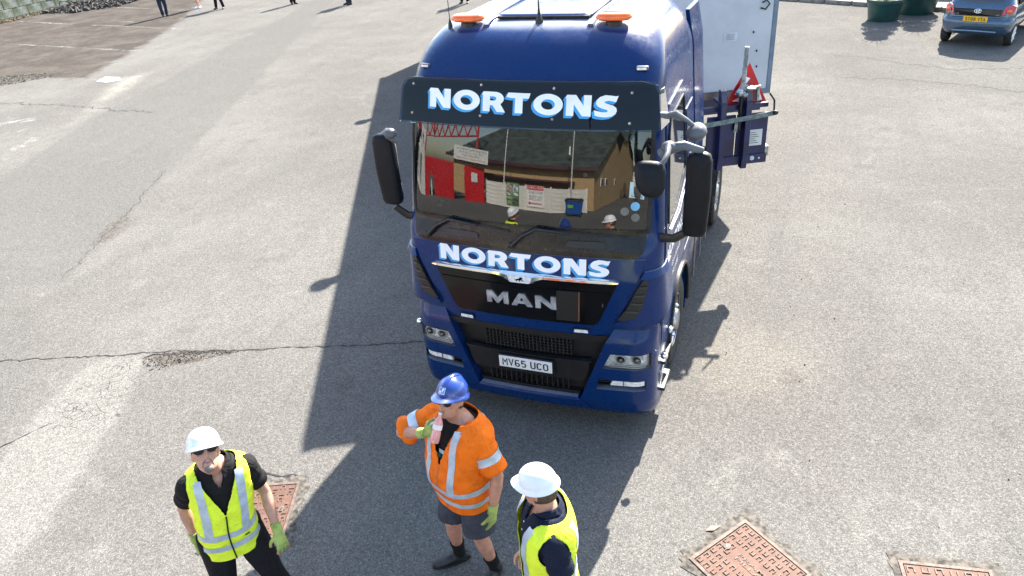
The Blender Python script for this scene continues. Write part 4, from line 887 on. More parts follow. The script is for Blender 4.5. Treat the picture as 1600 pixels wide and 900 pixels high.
# ---- mirrors
for g in (1, -1):
    # big housing, slightly turned
    mb = MB(); R = []; Y0m = .36 if g > 0 else .30; mx_ = 0 if g > 0 else -.125
    for z, wx, wy in ((2.075, .05, .03), (2.09, .085, .05), (2.13, .10, .06), (2.45, .105, .068), (2.74, .10, .062), (2.79, .085, .05), (2.81, .05, .03)):
        cx = 1.465+mx_+(.012 if z > 2.4 else 0)*1; z = z if g > 0 else 2.17+(z-2.075)*.93; R.append([Vector((g*(cx+wx*(abs(cos(t))**.55)*(1 if cos(t) > 0 else -1)), Y0m+.02*g*0+wy*(abs(sin(t))**.6)*(1 if sin(t) > 0 else -1), z)) for t in [2*pi*k/24 for k in range(24)]])
    mb.loft(R); mh = mb.build("door_mirror", M_BLK if False else M_GREYPL if False else mat("mirror_housing", (.007, .008, .011), .5, spec=.2, bump=.1, bscale=300), TR, smooth=50)
    mb = MB(); mb.box((g*(1.47+mx_), Y0m+.07, 2.56), (.165, .01, .36)); mb.box((g*(1.47+mx_), Y0m+.07, 2.29), (.165, .01, .12)); mb.build("mirror_glass", M_CHR, mh, bevel=.004)
    mb = MB(); mb.tube([(g*1.18, .30, 2.80), (g*1.26, .26, 2.865), (g*(1.36+mx_*.5), .30, 2.88), (g*(1.50+mx_), Y0m, 2.82)], [(.045, .035), (.045, .03), (.035, .02), (.028, .018)], 10); mb.build("mirror_arm", M_GREYPL, mh)
    mb = MB(); mb.ell((g*1.245, .27, 2.87), (.06, .06, .05)); mb.build("arm_knuckle", M_GREYPL, mh)
    mb = MB(); mb.tube([(g*1.17, .36, 2.03), (g*(1.30+mx_*.5), .34, 2.04), (g*(1.46+mx_), Y0m, 2.14)], [(.05, .03), (.04, .022), (.035, .02)], 8); mb.build("mirror_arm", M_BLK, mh)
# kerb mirror hangs in front of the screen's outer top corner on the near side only, ramp mirror above the door
mb = MB(); Q = Matrix.Rotation(radians(14), 3, 'Z') @ Matrix.Rotation(radians(-18), 3, 'X')
R = []
for d, a in ((-.045, .35), (-.04, .75), (-.02, .97), (.01, 1.), (.04, .95), (.05, .8)): R.append([Vector((1.165, -.06, 2.725))+Q @ Vector((.118*a*(abs(cos(t))**.65)*(1 if cos(t) > 0 else -1)*(1-.18*sin(t)*-1), d, .142*a*(abs(sin(t))**.7)*(1 if sin(t) > 0 else -1)-.02*cos(t))) for t in [2*pi*k/24 for k in range(24)]])
mb.loft(R); km = mb.build("kerb_mirror", MATS["mirror_housing"], TR, smooth=50)
mb = MB(); mb.tube([(1.245, .25, 2.88), (1.26, .12, 2.87), (1.25, .03, 2.84), (1.20, -.02, 2.79)], [(.035, .03), (.025, .022), (.022, .02), (.028, .02)], 10); mb.build("mirror_arm", M_GREYPL, km)
mb = MB(); R = []; Q = Matrix.Rotation(radians(20), 3, 'Z') @ Matrix.Rotation(radians(-30), 3, 'Y')
for h, a in ((-.05, .6), (-.03, .9), (.0, 1.), (.03, .92), (.055, .7), (.065, .35)): R.append([Vector((1.42, .55, 2.905))+Q @ Vector((.085*a*cos(t), .11*a*sin(t), h)) for t in [2*pi*k/20 for k in range(20)]])
mb.loft(R); rm = mb.build("ramp_mirror", M_GREYPL, TR, smooth=50)
mb = MB(); mb.tube([(1.17, .55, 3.03), (1.25, .54, 3.06), (1.34, .55, 3.0), (1.40, .55, 2.95)], [(.03, .035), (.025, .03), (.02, .028), (.02, .02)], 10); mb.build("mirror_arm", M_GREYPL, rm)
# ---- what shows through the screen
M_DASH = mat("dashboard_plastic", (.05, .042, .036), .7, var=.2); M_SEAT = mat("seat_cloth", (.03, .03, .034), .9, var=.3)
mb = MB(); R = [[Vector((x, .32+.10*x*x+(0), 1.98)), Vector((x, .55, 2.06)), Vector((x, .78, 2.08)), Vector((x, .82, 1.5)), Vector((x, .35+.1*x*x, 1.5))] for x in (-1.05, -.7, -.35, 0, .35, .7, 1.05)]; mb.loft(R); mb.build("dashboard", M_DASH, TR, smooth=30)
for x in (-.62, .62):
    mb = MB(); mb.box((x, 1.25, 1.75), (.52, .52, .16)); mb.box((x, 1.50, 2.1), (.50, .14, .68), Euler((-.15, 0, 0)).to_matrix()); mb.box((x, 1.56, 2.54), (.28, .10, .2)); mb.build("seat", M_SEAT, TR, bevel=.05)
mb = MB(); c = Vector((.0, .0, .0)); Rw = Matrix.Rotation(radians(-38), 3, 'X'); cc = Vector((-.62, .88, 2.12))
mb.tube([cc+Rw @ Vector((.22*cos(t), .22*sin(t), 0)) for t in [2*pi*k/28 for k in range(28)]], .014, 8, closed=True, cap=False)
for t in (0, 2.1, 4.2): mb.tube([cc, cc+Rw @ Vector((.21*cos(t), .21*sin(t), 0))], .016, 6)
mb.build("steering_wheel", M_BLK, TR)
mb = MB(); mb.box((0, 2.1, 2.3), (2.2, .05, 1.5)); mb.box((0, 1.2, 1.56), (2.3, 1.9, .05)); mb.build("cab_lining", mat("cab_lining", (.05, .05, .05), .9), TR)
mb = MB(); mb.box((-.92, .47, 2.13), (.06, .10, .02)); mb.build("paper_slip", M_PAPER, TR)
# ------------------------------------------------------------------ the trailer and the portable cabin it carries, both turned against the tractor
TYAW = radians(26.0); TC = Vector((1.759, 6.415, 0)); LAT = Vector((cos(TYAW), sin(TYAW), 0)); LON = Vector((-sin(TYAW), cos(TYAW), 0))
WD = 3.5; HB, HT = 1.62, 4.62; LEN = 15.2
def TP(s, l, z): return TC+LAT*s+LON*l+Vector((0, 0, z))       # s sideways (negative = inwards), l backwards
RT = Matrix.Rotation(TYAW, 3, 'Z')
def tbox(mb, s0, s1, l0, l1, z0, z1): mb.box(TP((s0+s1)/2, (l0+l1)/2, (z0+z1)/2), (abs(s1-s0), abs(l1-l0), abs(z1-z0)), RT); return mb
M_NAVY2 = mat("trailer_navy_paint", (.006, .012, .07), .38, coat=.3, var=.25, vscale=5)
TL = empty("trailer", TP(-1.5, 6, 0), TYAW, "navy blue trailer with upright front posts, rails and lashing strap behind the lorry cab", "trailer")
mb = MB(); tbox(mb, -3.0, -.06, .15, LEN, 1.30, 1.60); mb.build("deck", M_NAVY2, TL, bevel=.01)
mb = MB(); tbox(mb, -2.95, -.16, -.06, .12, 1.60, 1.70); mb.build("front_beam", mat("brown_dirty_steel", (.13, .10, .085), .7, var=.4), TL, bevel=.006)
# the headboard frame stands on the swan neck, a good way in front of the cabin
def HP(s, l, z): return TP(.84*s-.795, .84*l-1.747, .84*z+.783)
def hbox(mb, s0, s1, l0, l1, z0, z1): mb.box(HP((s0+s1)/2, (l0+l1)/2, (z0+z1)/2), (abs(s1-s0)*.84, abs(l1-l0)*.84, abs(z1-z0)*.84), RT); return mb
mb = MB(); tbox(mb, -3.1, -1.75, -1.95, .2, 1.30, 1.52); mb.build("swan_neck", M_NAVY2, TL, bevel=.01)
mb = MB(); hbox(mb, -2.95, -.10, -.26, -.20, 1.48, 1.55); mb.build("front_rail", M_NAVY2, TL, bevel=.006)
for s0, s1 in ((-1.02, -.585), (-.56, -.085)): mb = MB(); hbox(mb, s0, s1, -.26, -.22, .68, 1.40); mb.build("headboard_panel", M_NAVY2, TL, bevel=.004)
mb = MB(); hbox(mb, -1.02, -.07, -.29, -.20, .62, .76); mb.build("lower_beam", M_NAVY2, TL, bevel=.006)
mb = MB(); hbox(mb, -.12, -.02, -.24, .0, .70, .86); mb.build("corner_block", M_GALV, TL, bevel=.01)
for s in (-2.7, -1.9, -.83, -.45):
    mb = MB(); f = lambda u, v, q: HP(s+q, u, v)
    mb.prism([(-.40, 1.60), (-.34, 1.80), (-.28, 1.82), (-.24, 1.80), (-.24, .58), (-.36, .58), (-.40, .80)], -.045, .045, f); mb.build("headboard_post", M_NAVY2, TL, bevel=.006)
    mb = MB(); hbox(mb, s-.05, s+.05, -.40, -.05, 1.60, 1.64); mb.build("post_bracket", M_NAVY2, TL, bevel=.004)
mb = MB(); hbox(mb, -.50, -.38, -.42, -.10, 1.80, 1.83); mb.build("steel_cap", M_STEEL, TL, bevel=.004)
# adjustable steel prop clamped to the rail
a, b = HP(-.52, -.30, 2.40), HP(-.54, -.30, 1.72); mb = MB(); mb.bar(a, b, .052, .03, up=(0, 1, 0)); pr = mb.build("steel_prop", M_GALV, TL, bevel=.004)
mb = MB()
for z in [1.18+.06*k for k in range(9)]: mb.lathe([(.022, 0), (.03, .03), (.022, .06)], HP(-.55, -.31, z), 8)
mb.build("screw_thread", M_BLK, pr); mb = MB(); mb.bar(HP(-.60, -.31, 1.16), HP(-.59, -.31, 1.30), .04, .03, up=(0, 1, 0)); mb.build("prop_end", M_GALV, pr)
mb = MB(); mb.ell(HP(-.60, -.36, 1.76), (.05, .05, .05)); mb.ell(HP(-.53, -.36, 1.73), (.05, .05, .04)); mb.build("clamp", M_STEEL, pr)
mb = MB(); hbox(mb, -.32, -.28, -.32, -.20, 1.60, 1.80); mb.bar(HP(-.52, -.33, 1.80), HP(-.28, -.33, 1.82), .03, .03); mb.build("clamp_arm", M_GALV, TL, bevel=.004)
# warning triangle, standing behind the rail
tz = lambda u, v, q: HP(u, -.14+q, v); A_, B_, C_ = (-.39, 2.12), (-.78, 1.45), (-.05, 1.45)
def tri(k, c=(-.405, 1.68)): return [(c[0]+(x-c[0])*k, c[1]+(z-c[1])*k) for x, z in (A_, B_, C_)]
def flat_part(polys, q, m, nm, par_, th=.004):
    vs, fs = poly_geo(polys); mb = MB(); mb.add([tz(v[0], v[1], q) for v in vs], fs)
    for P in polys: n = len(P); mb.add([tz(a, b, q) for a, b in P]+[tz(a, b, q+th) for a, b in P], [(i, (i+1) % n, n+(i+1) % n, n+i) for i in range(n)])
    return mb.build(nm, m, par_, smooth=0)
TS = flat_part([tri(1.0)], 0, M_RED, "warning_triangle", TL, .02); flat_part([[( -.59, 1.68), (-.44, 1.93), (-.37, 1.90), (-.55, 1.66)], [(-.44, 1.62), (-.33, 1.70), (-.31, 1.62)], [(-.62, 1.58), (-.52, 1.63), (-.50, 1.56)], [(-.28, 1.56), (-.20, 1.66), (-.16, 1.56)]], -.003, M_WHITE, "white_arrow", TS, .003)
# ratchet strap across the front
pts = [HP(-1.15+1.08*i/10, -.45+.05*sin(i/10*pi), 1.35+.09*(i/10)**2) for i in range(11)]; mb = MB()
mb.loft([[p+Vector((0, 0, .03)), p+Vector((0, 0, -.03)), p+Vector((0, .006, -.03)), p+Vector((0, .006, .03))] for p in pts]); mb.build("ratchet_strap", mat("grey_green_webbing", (.16, .20, .19), .8, var=.25, vscale=20), TL, smooth=20)
mb = MB(); mb.ell(HP(-.07, -.44, 1.44), (.04, .03, .03)); mb.tube([HP(-.16, -.40, 1.72), HP(-.06, -.35, 1.60), HP(-.07, -.40, 1.44)], .012, 6); mb.build("strap_hook", M_BLK, TL)
mb = MB(); hbox(mb, -.395, -.16, -.268, -.262, .90, 1.15); lb = mb.build("data_label", M_PAPER, TL)
mb = MB()
for k in range(6): hbox(mb, -.37, -.37+.10+.03*(k % 3), -.2705, -.2690, 1.10-.032*k, 1.108-.032*k)
mb.build("label_lines", M_INK, lb); mb = MB(); mb.lathe([(.03, .0), (.028, -.008), (0, -.01)], HP(-.30, -.292, .71), 14, 'y'); mb.build("round_reflector", M_WHP, TL)
mb = MB(); mb.lathe([(.014, .0), (.0, -.006)], HP(-.19, -.292, .70), 10, 'y'); mb.build("round_reflector", M_WHP, TL)
mb = MB(); tbox(mb, -2.2, -1.05, .6, 3.4, .95, 1.28); tbox(mb, -2.3, -.6, 3.4, LEN, .95, 1.28); mb.build("underframe", M_NAVY, TL)
for l in (9.4, 10.7, 12.0):
    for s, g in ((-2.75, -1), (-.32, 1)):
        p = TP(s, l, .48); make_wheel(g, p, True, TL, TYAW)
for s in (-2.4, -.9): mb = MB(); tbox(mb, s-.06, s+.06, 4.2, 4.34, .35, 1.0); mb.build("landing_leg", M_NAVY, TL, bevel=.01)
# ---- the cabin
CB = empty("portable_cabin", TP(-1.6, 6, HB), TYAW, "tall pale grey-white portable cabin loaded on the trailer behind the lorry cab", "portable cabin")
mb = MB(); tbox(mb, -WD+.07, -.07, .0, LEN, HB+.02, HT); mb.build("cabin_body", M_CARGO, CB, bevel=.004)
mb = MB(); tbox(mb, -WD+.06, -.06, -.012, .10, HB-.02, HB+.06); mb.build("sill", mat("blue_grey_trim", (.14, .19, .25), .45, var=.1), CB)
for s in (-.035, -WD+.035): mb = MB(); tbox(mb, s-.035, s+.035, -.01, .10, HB-.02, HT+.02); mb.build("corner_post", MATS["blue_grey_trim"], CB, bevel=.006)
for s in (-.01, -WD+.01):
    mb = MB(); tbox(mb, s-.02, s+.02, .1, LEN, HT-.10, HT+.02); mb.build("roof_edge", MATS["blue_grey_trim"], CB)
for l in (2.2, 6.0, 9.8): mb = MB(); tbox(mb, -WD-.03, -WD+.08, l, l+1.1, 3.0, 4.0); mb.build("window_shutter", M_GALV, CB, bevel=.01)
for l in (3.5, 11.2):       # lamps on brackets over the long side
    mb = MB(); mb.bar(TP(-WD, l, HT-.12), TP(-WD-.22, l-.08, HT-.08), .14, .12); mb.ell(TP(-WD-.26, l-.1, HT-.05), (.15, .14, .12)); mb.build("side_lamp", M_GREYPL, CB)
mb = MB(); P = [TP(-.25, -.02, 2.92), TP(-.20, -.05, 2.955), TP(-.155, -.05, 2.90), TP(-.21, -.05, 2.83), TP(-.27, -.02, 2.85)]; mb.tube(P, .012, 6); mb.build("lashing_hook", M_BLK, CB)
for s, z in ((-.25, 2.02), (-.34, 2.52), (-.27, 2.25)): mb = MB(); mb.ell(TP(s, -.012, z), (.012, .01, .018)); mb.build("screw_cover", M_BLK, CB)
mb = MB(); tbox(mb, -.78, -.58, -.006, .0, 2.42, 2.54); q = mb.build("maker_label", mat("pale_label", (.52, .56, .60), .5), CB)
mb = MB()
for k in range(4): tbox(mb, -.74, -.62, -.0085, -.007, 2.515-.024*k, 2.521-.024*k)
mb.build("label_lines", mat("grey_ink", (.2, .22, .24), .6), q)
# ------------------------------------------------------------------ small hatchback at the top right
CX, CY, CA = 6.145, 16.727, -.374
CR = empty("parked_car", (CX, CY, 0), CA, "grey-blue small hatchback with yellow rear number plate parked by the green planters", "car")
CM = Matrix.Translation((CX, CY, 0)) @ Matrix.Rotation(CA, 4, 'Z')
def cp(x, y, z): return CM @ Vector((x, y, z))
M_CAR = mat("car_paint_blue_grey", (.045, .09, .15), .3, .35, coat=.9, var=.06, vscale=2)
def csec(y):
    """body section at distance y from the rear: half-profile points (x, z)"""
    return None
prof_roof = ([0, .06, .18, .35, .6, .9, 1.6, 2.3, 2.7, 3.0, 3.3, 3.42], [.80, 1.0, 1.16, 1.34, 1.43, 1.46, 1.47, 1.40, 1.20, .95, .78, .60])
def cring(y, inset=0):
    top = smooth_i(y, *prof_roof)-inset; wb = .80*(min(1, .82+.9*y) if y < .2 else 1)*(min(1, .75+.7*(3.42-y)) if y > 3.06 else 1); wt = .56 if .5 < y < 2.5 else .60
    belt = min(.93, top-.02); bot = .28 if y > .15 else .42-.9*y
    h = [(0, bot), (wb*.8, bot), (wb*.96, bot+.10), (wb, .55), (wb*.99, .75), (wb*.95, belt-.02), (wb*.93, belt), (wb*.93+(wt-wb*.93)*.5, belt+(top-belt)*.5), (wt+.02, top-.07), (wt-.06, top-.015), (wt*.5, top), (0, top+.005)]
    return [Vector((x-inset*(x > 0), y, z)) for x, z in h]+[Vector((-x+inset*(x > 0), y, z)) for x, z in h[-2:0:-1]]
mb = MB(); Y = [0, .02, .06, .12, .2, .35, .5, .7, .9, 1.3, 1.8, 2.3, 2.7, 3.0, 3.2, 3.36, 3.42]; mb.loft([[cp(*p) for p in cring(y)] for y in Y]); mb.build("body", M_CAR, CR, smooth=45)
def cpan(P, m, nm, th=.012, parent=CR):
    mb = MB(); n = len(P); f = [cp(*p) for p in P]; c = cp(0, 1.7, .7); b = [q+(c-q).normalized()*th*2 for q in f]; mb.add(f+b, [tuple(range(n))]+[(i, (i+1) % n, n+(i+1) % n, n+i) for i in range(n)]); return mb.build(nm, m, parent, smooth=0)
hg = MB(); R = []
for x in [-.52+.13*i for i in range(9)]: R.append([cp(x*(.98), .05+.10*x*x, .93), cp(x*.97, .10+.10*x*x, 1.10), cp(x*.92, .22+.10*x*x, 1.24), cp(x*.9, .30+.12*x*x, 1.33)])
hg.loft(R, cap=False, open_=True); hg.build("rear_window", M_DG, CR, smooth=50)
cpan([(-.50, -.012, .76), (.50, -.012, .76), (.54, -.004, .88), (.52, .012, .92), (-.52, .012, .92), (-.54, -.004, .88)], M_BLKG, "tailgate_panel")
bm_ = MB(); R = []
for z, y, wv in ((.30, .05, .70), (.36, -.03, .74), (.50, -.09, .79), (.58, -.10, .80), (.66, -.08, .80), (.72, -.03, .78), (.74, .03, .76)):
    R.append([cp(-wv, .45, z), cp(-wv-.005, .2, z)]+[cp(wv*(-.92+1.84*i/12), y+.12*abs(-.92+1.84*i/12)**3.0, z) for i in range(13)]+[cp(wv+.005, .2, z), cp(wv, .45, z)])
bm_.loft(R, cap=False, open_=True); bm_.build("rear_bumper", M_CAR, CR, smooth=50)
mb = MB(); mb.loft([[cp(-.50+i*.1, -.085+.05*abs(-.5+i*.1)**2, .40+h-.02*abs(-.5+i*.1)) for h in (0, .03)] for i in range(11)], cap=False, open_=True); mb.build("bumper_strip", mat("car_trim_light", (.16, .24, .36), .3, coat=.5), CR)
pz = .70; mb = MB(); mb.box(cp(0, -.115, pz), (.54, .012, .125), Matrix.Rotation(CA, 3, 'Z')); cpn = mb.build("number_plate", M_YELP, CR, bevel=.003)
plate_text("ST08 VTA", M_INK, cpn, cp(0, -.122, pz), (cos(CA), sin(CA), 0), .45, .080)
mb = MB(); c = cp(0, -.022, .875); t_ = Vector((cos(CA), sin(CA), 0))
for a, b, ox, oz in ((.075, .05, 0, 0), (.028, .048, 0, 0), (.05, .02, 0, .018)): mb.tube([c+t_*(ox+a*cos(t))+Vector((0, 0, oz+b*sin(t))) for t in [2*pi*k/20 for k in range(20)]], .007, 6, closed=True, cap=False)
mb.build("emblem", M_CHR, CR)
for g in (1, -1):
    mb = MB(); mb.loft([[cp(g*x, y+o, z) for x, y, z in ((.53, .0, .79), (.70, .07, .80), (.77, .17, .88), (.77, .24, .97), (.70, .16, 1.02), (.57, .05, .98))] for o in (-.035, .06)]); tl = mb.build("tail_light", M_REDLENS, CR, bevel=.012)
    mb = MB(); mb.ell(cp(g*.67, .035, .885), (.06, .03, .045)); mb.build("reflector", M_ORLENS, tl)
    text_on("badge_text", "YARIS"[:0]+("1.0" if g < 0 else "VVT"), M_CHR, CR, cp(g*.45, -.03, .80), (cos(CA), sin(CA), 0), (0, 0, 1), width=.07, height=.02)
    for yy in (.52, 2.86):
        w_ = empty("wheel", (0, 0, 0)); w_.parent = CR; w_.matrix_basis = Matrix.Translation((g*.72, yy, .275))
        mb = MB(); mb.lathe([(.19, -.08), (.25, -.085), (.272, -.06), (.275, 0), (.272, .06), (.25, .085), (.19, .08)], (0, 0, 0), 28, 'x'); ty_ = mb.build("tyre", M_RUB, None); mb = MB()
        mb.lathe([(.19, .06), (.185, .075), (.17, .05), (.05, .07), (0, .075)], (0, 0, 0), 28, 'x')
        for k in range(7): a = 2*pi*k/7; mb.bar((.07, .05*cos(a), .05*sin(a)), (.075, .18*cos(a), .18*sin(a)), .04, .03, up=(1, 0, 0))
        rm_ = mb.build("wheel_trim", M_LAMP, None)
        for q in (ty_, rm_):
            q.parent = w_
            if g < 0: q.matrix_basis = Matrix.Rotation(pi, 4, 'Z')
    P = [(g*.765, .62, .96), (g*.62, .75, 1.34), (g*.60, 2.05, 1.34), (g*.755, 2.45, .96)]; cpan(P, M_DG, "side_window")
mb = MB(); mb.tube([cp(-.45, -.02, .30), cp(-.45, .2, .30)], .025, 8); mb.build("exhaust", M_STEEL, CR)
# ------------------------------------------------------------------ planters
M_TUB = mat("green_tub_plastic", (.012, .062, .058), .45, var=.2, vscale=3, coat=.1); M_SOIL = mat("mossy_soil", (.16, .15, .05), .95, var=.6, vscale=25, bump=.5); M_BARK = mat("bark", (.16, .08, .05), .9, var=.4, vscale=15, bump=.4)
M_LEAF = mat("leaf_green", (.05, .10, .022), .6, var=.6, vscale=3)
def planter(x, y, r, h, label, seed, lean=0):
    rnd = random.Random(seed); R_ = empty("planter", (x, y, 0), 0, label, "planter")
    mb = MB(); mb.lathe([(0, .0), (r*.78, .0), (r*.80, .03), (r*.93, h*.80), (r*.95, h*.82), (r*1.0, h*.84), (r*1.02, h*.97), (r*1.0, h), (r*.94, h), (r*.92, h*.94), (r*.88, h*.9), (0, h*.9)], (x, y, 0), 40); mb.build("tub", M_TUB, R_, smooth=35)
    mb = MB(); mb.lathe([(r*.9, h*.9), (r*.6, h*.93), (r*.3, h*.945), (0, h*.95)], (x, y, 0), 24); so_ = mb.build("soil", M_SOIL, R_)
    mb = MB(); top = Vector((x+lean, y+.05, h+1.5)); mb.tube([(x, y, h*.85), (x+lean*.3, y, h+.5), top], [.05, .04, .025], 8)
    for k in range(9): a = 2*pi*k/9; mb.tube([top-Vector((0, 0, .5-.05*k)), top+Vector((cos(a)*.35, sin(a)*.35, .1+.05*k))], [.014, .005], 5)
    mb.build("trunk", M_BARK, R_)
    mb = MB()
    for k in range(4200):        # clipped in tiers, the widest lowest
        tz_, tr_ = ((h+.42, r*.98), (h+.92, r*.80), (h+1.36, r*.60))[k % 3]
        d = Vector((rnd.gauss(0, 1), rnd.gauss(0, 1), rnd.gauss(0, 1))).normalized()*rnd.uniform(.2, 1)**.5; c_ = Vector((x+lean*(tz_-h)/1.5+d.x*tr_, y+d.y*tr_, tz_+d.z*.17))
        a = Vector((rnd.uniform(-1, 1), rnd.uniform(-1, 1), rnd.uniform(-1, 1))).normalized()*.05; b_ = a.orthogonal().normalized()*.025; mb.add([c_-a, c_+b_, c_+a, c_-b_], [(0, 1, 2, 3)])
    mb.build("crown", M_LEAF, R_, smooth=0, norm=False)["kind"] = 'stuff'
    return R_
planter(4.32, 20.3, .52, .62, "green plastic tub planter with mossy soil and a slim tree, nearest the lorry", 1)
planter(5.3, 21.35, .62, .55, "larger green tub planter standing behind and right of the first one", 2, .1)
planter(6.9, 20.9, .5, .6, "green tub planter hidden beyond the parked hatchback", 3)
# ------------------------------------------------------------------ people
def cloth(name, col, rough=.85, var=.14, bump=.25, bscale=350, **kw):
    """woven cloth: fine weave over soft creases, a little soiled"""
    if name in MATS: return MATS[name]
    N = NT(name); f = N.noise(7, 5, .7); d = tuple(c*(1-var*2.2) for c in col)
    N.put(N.b.inputs["Base Color"], N.mix(N.ramp(f, .32, .62), d, col)); N.b.inputs["Roughness"].default_value = rough; N.b.inputs["Specular IOR Level"].default_value = .2
    cr = N.noise(9, 3, .55, dist=1.4); N.bump(N.math('ADD', N.math('MULTIPLY', cr, 5.), N.math('MULTIPLY', N.noise(bscale, 3), bump)), .55, .008)
    MATS[name] = N.m; return N.m
M_SKIN = mat("tanned_skin", (.47, .23, .155), .5, var=.12, vscale=18, bump=.12, bscale=260); MATS["tanned_skin"].node_tree.nodes["Principled BSDF"].inputs["Subsurface Weight"].default_value = .08
M_SKINP = mat("pale_skin", (.50, .26, .185), .5, var=.1, vscale=18, bump=.1, bscale=260); M_HAIRD = mat("dark_hair", (.03, .022, .017), .7, var=.5, vscale=90, bump=.6, bscale=250)
M_BEARD = mat("grey_beard", (.20, .165, .145), .8, var=.35, vscale=120, bump=.5, bscale=300); M_LIP = mat("lips", (.34, .13, .11), .5)
M_YEL = cloth("fluorescent_yellow_cloth", (.78, .94, .05), .75, .06); M_ORG = cloth("fluorescent_orange_cloth", (.92, .175, .008), .75, .10)
M_TAPE = mat("retroreflective_tape", (.46, .53, .60), .42, .15, var=.12, vscale=12, spec=.6, bump=.15, bscale=90)
M_BLACKC = cloth("black_cotton", (.012, .011, .012)); M_NAVYC = cloth("dark_navy_cotton", (.010, .014, .032)); M_GREYC = cloth("slate_shorts_cloth", (.058, .062, .078)); M_TROUS = cloth("black_trouser_cloth", (.012, .012, .014)); M_JEAN = cloth("dark_denim", (.025, .035, .06))
M_GLOVE = cloth("green_knit_glove", (.38, .47, .13), .9, .2, .5, 220); M_HELW = mat("white_helmet_plastic", (.80, .82, .84), .28, var=.03, coat=.25); M_HELB = mat("blue_helmet_plastic", (.014, .045, .23), .22, var=.05, coat=.5)
M_LENS = mat("sunglass_lens", (.012, .008, .008), .18, spec=.35); M_BOOT = mat("black_boot_leather", (.02, .019, .018), .55, var=.4, vscale=20, bump=.3); M_SHOEW = mat("white_trainer", (.7, .7, .7), .5, var=.1); M_EYE = mat("eye_white", (.6, .58, .55), .3); M_TSH = cloth("black_tshirt_cloth", (.012, .012, .013))
def J(*p): return Vector(p)
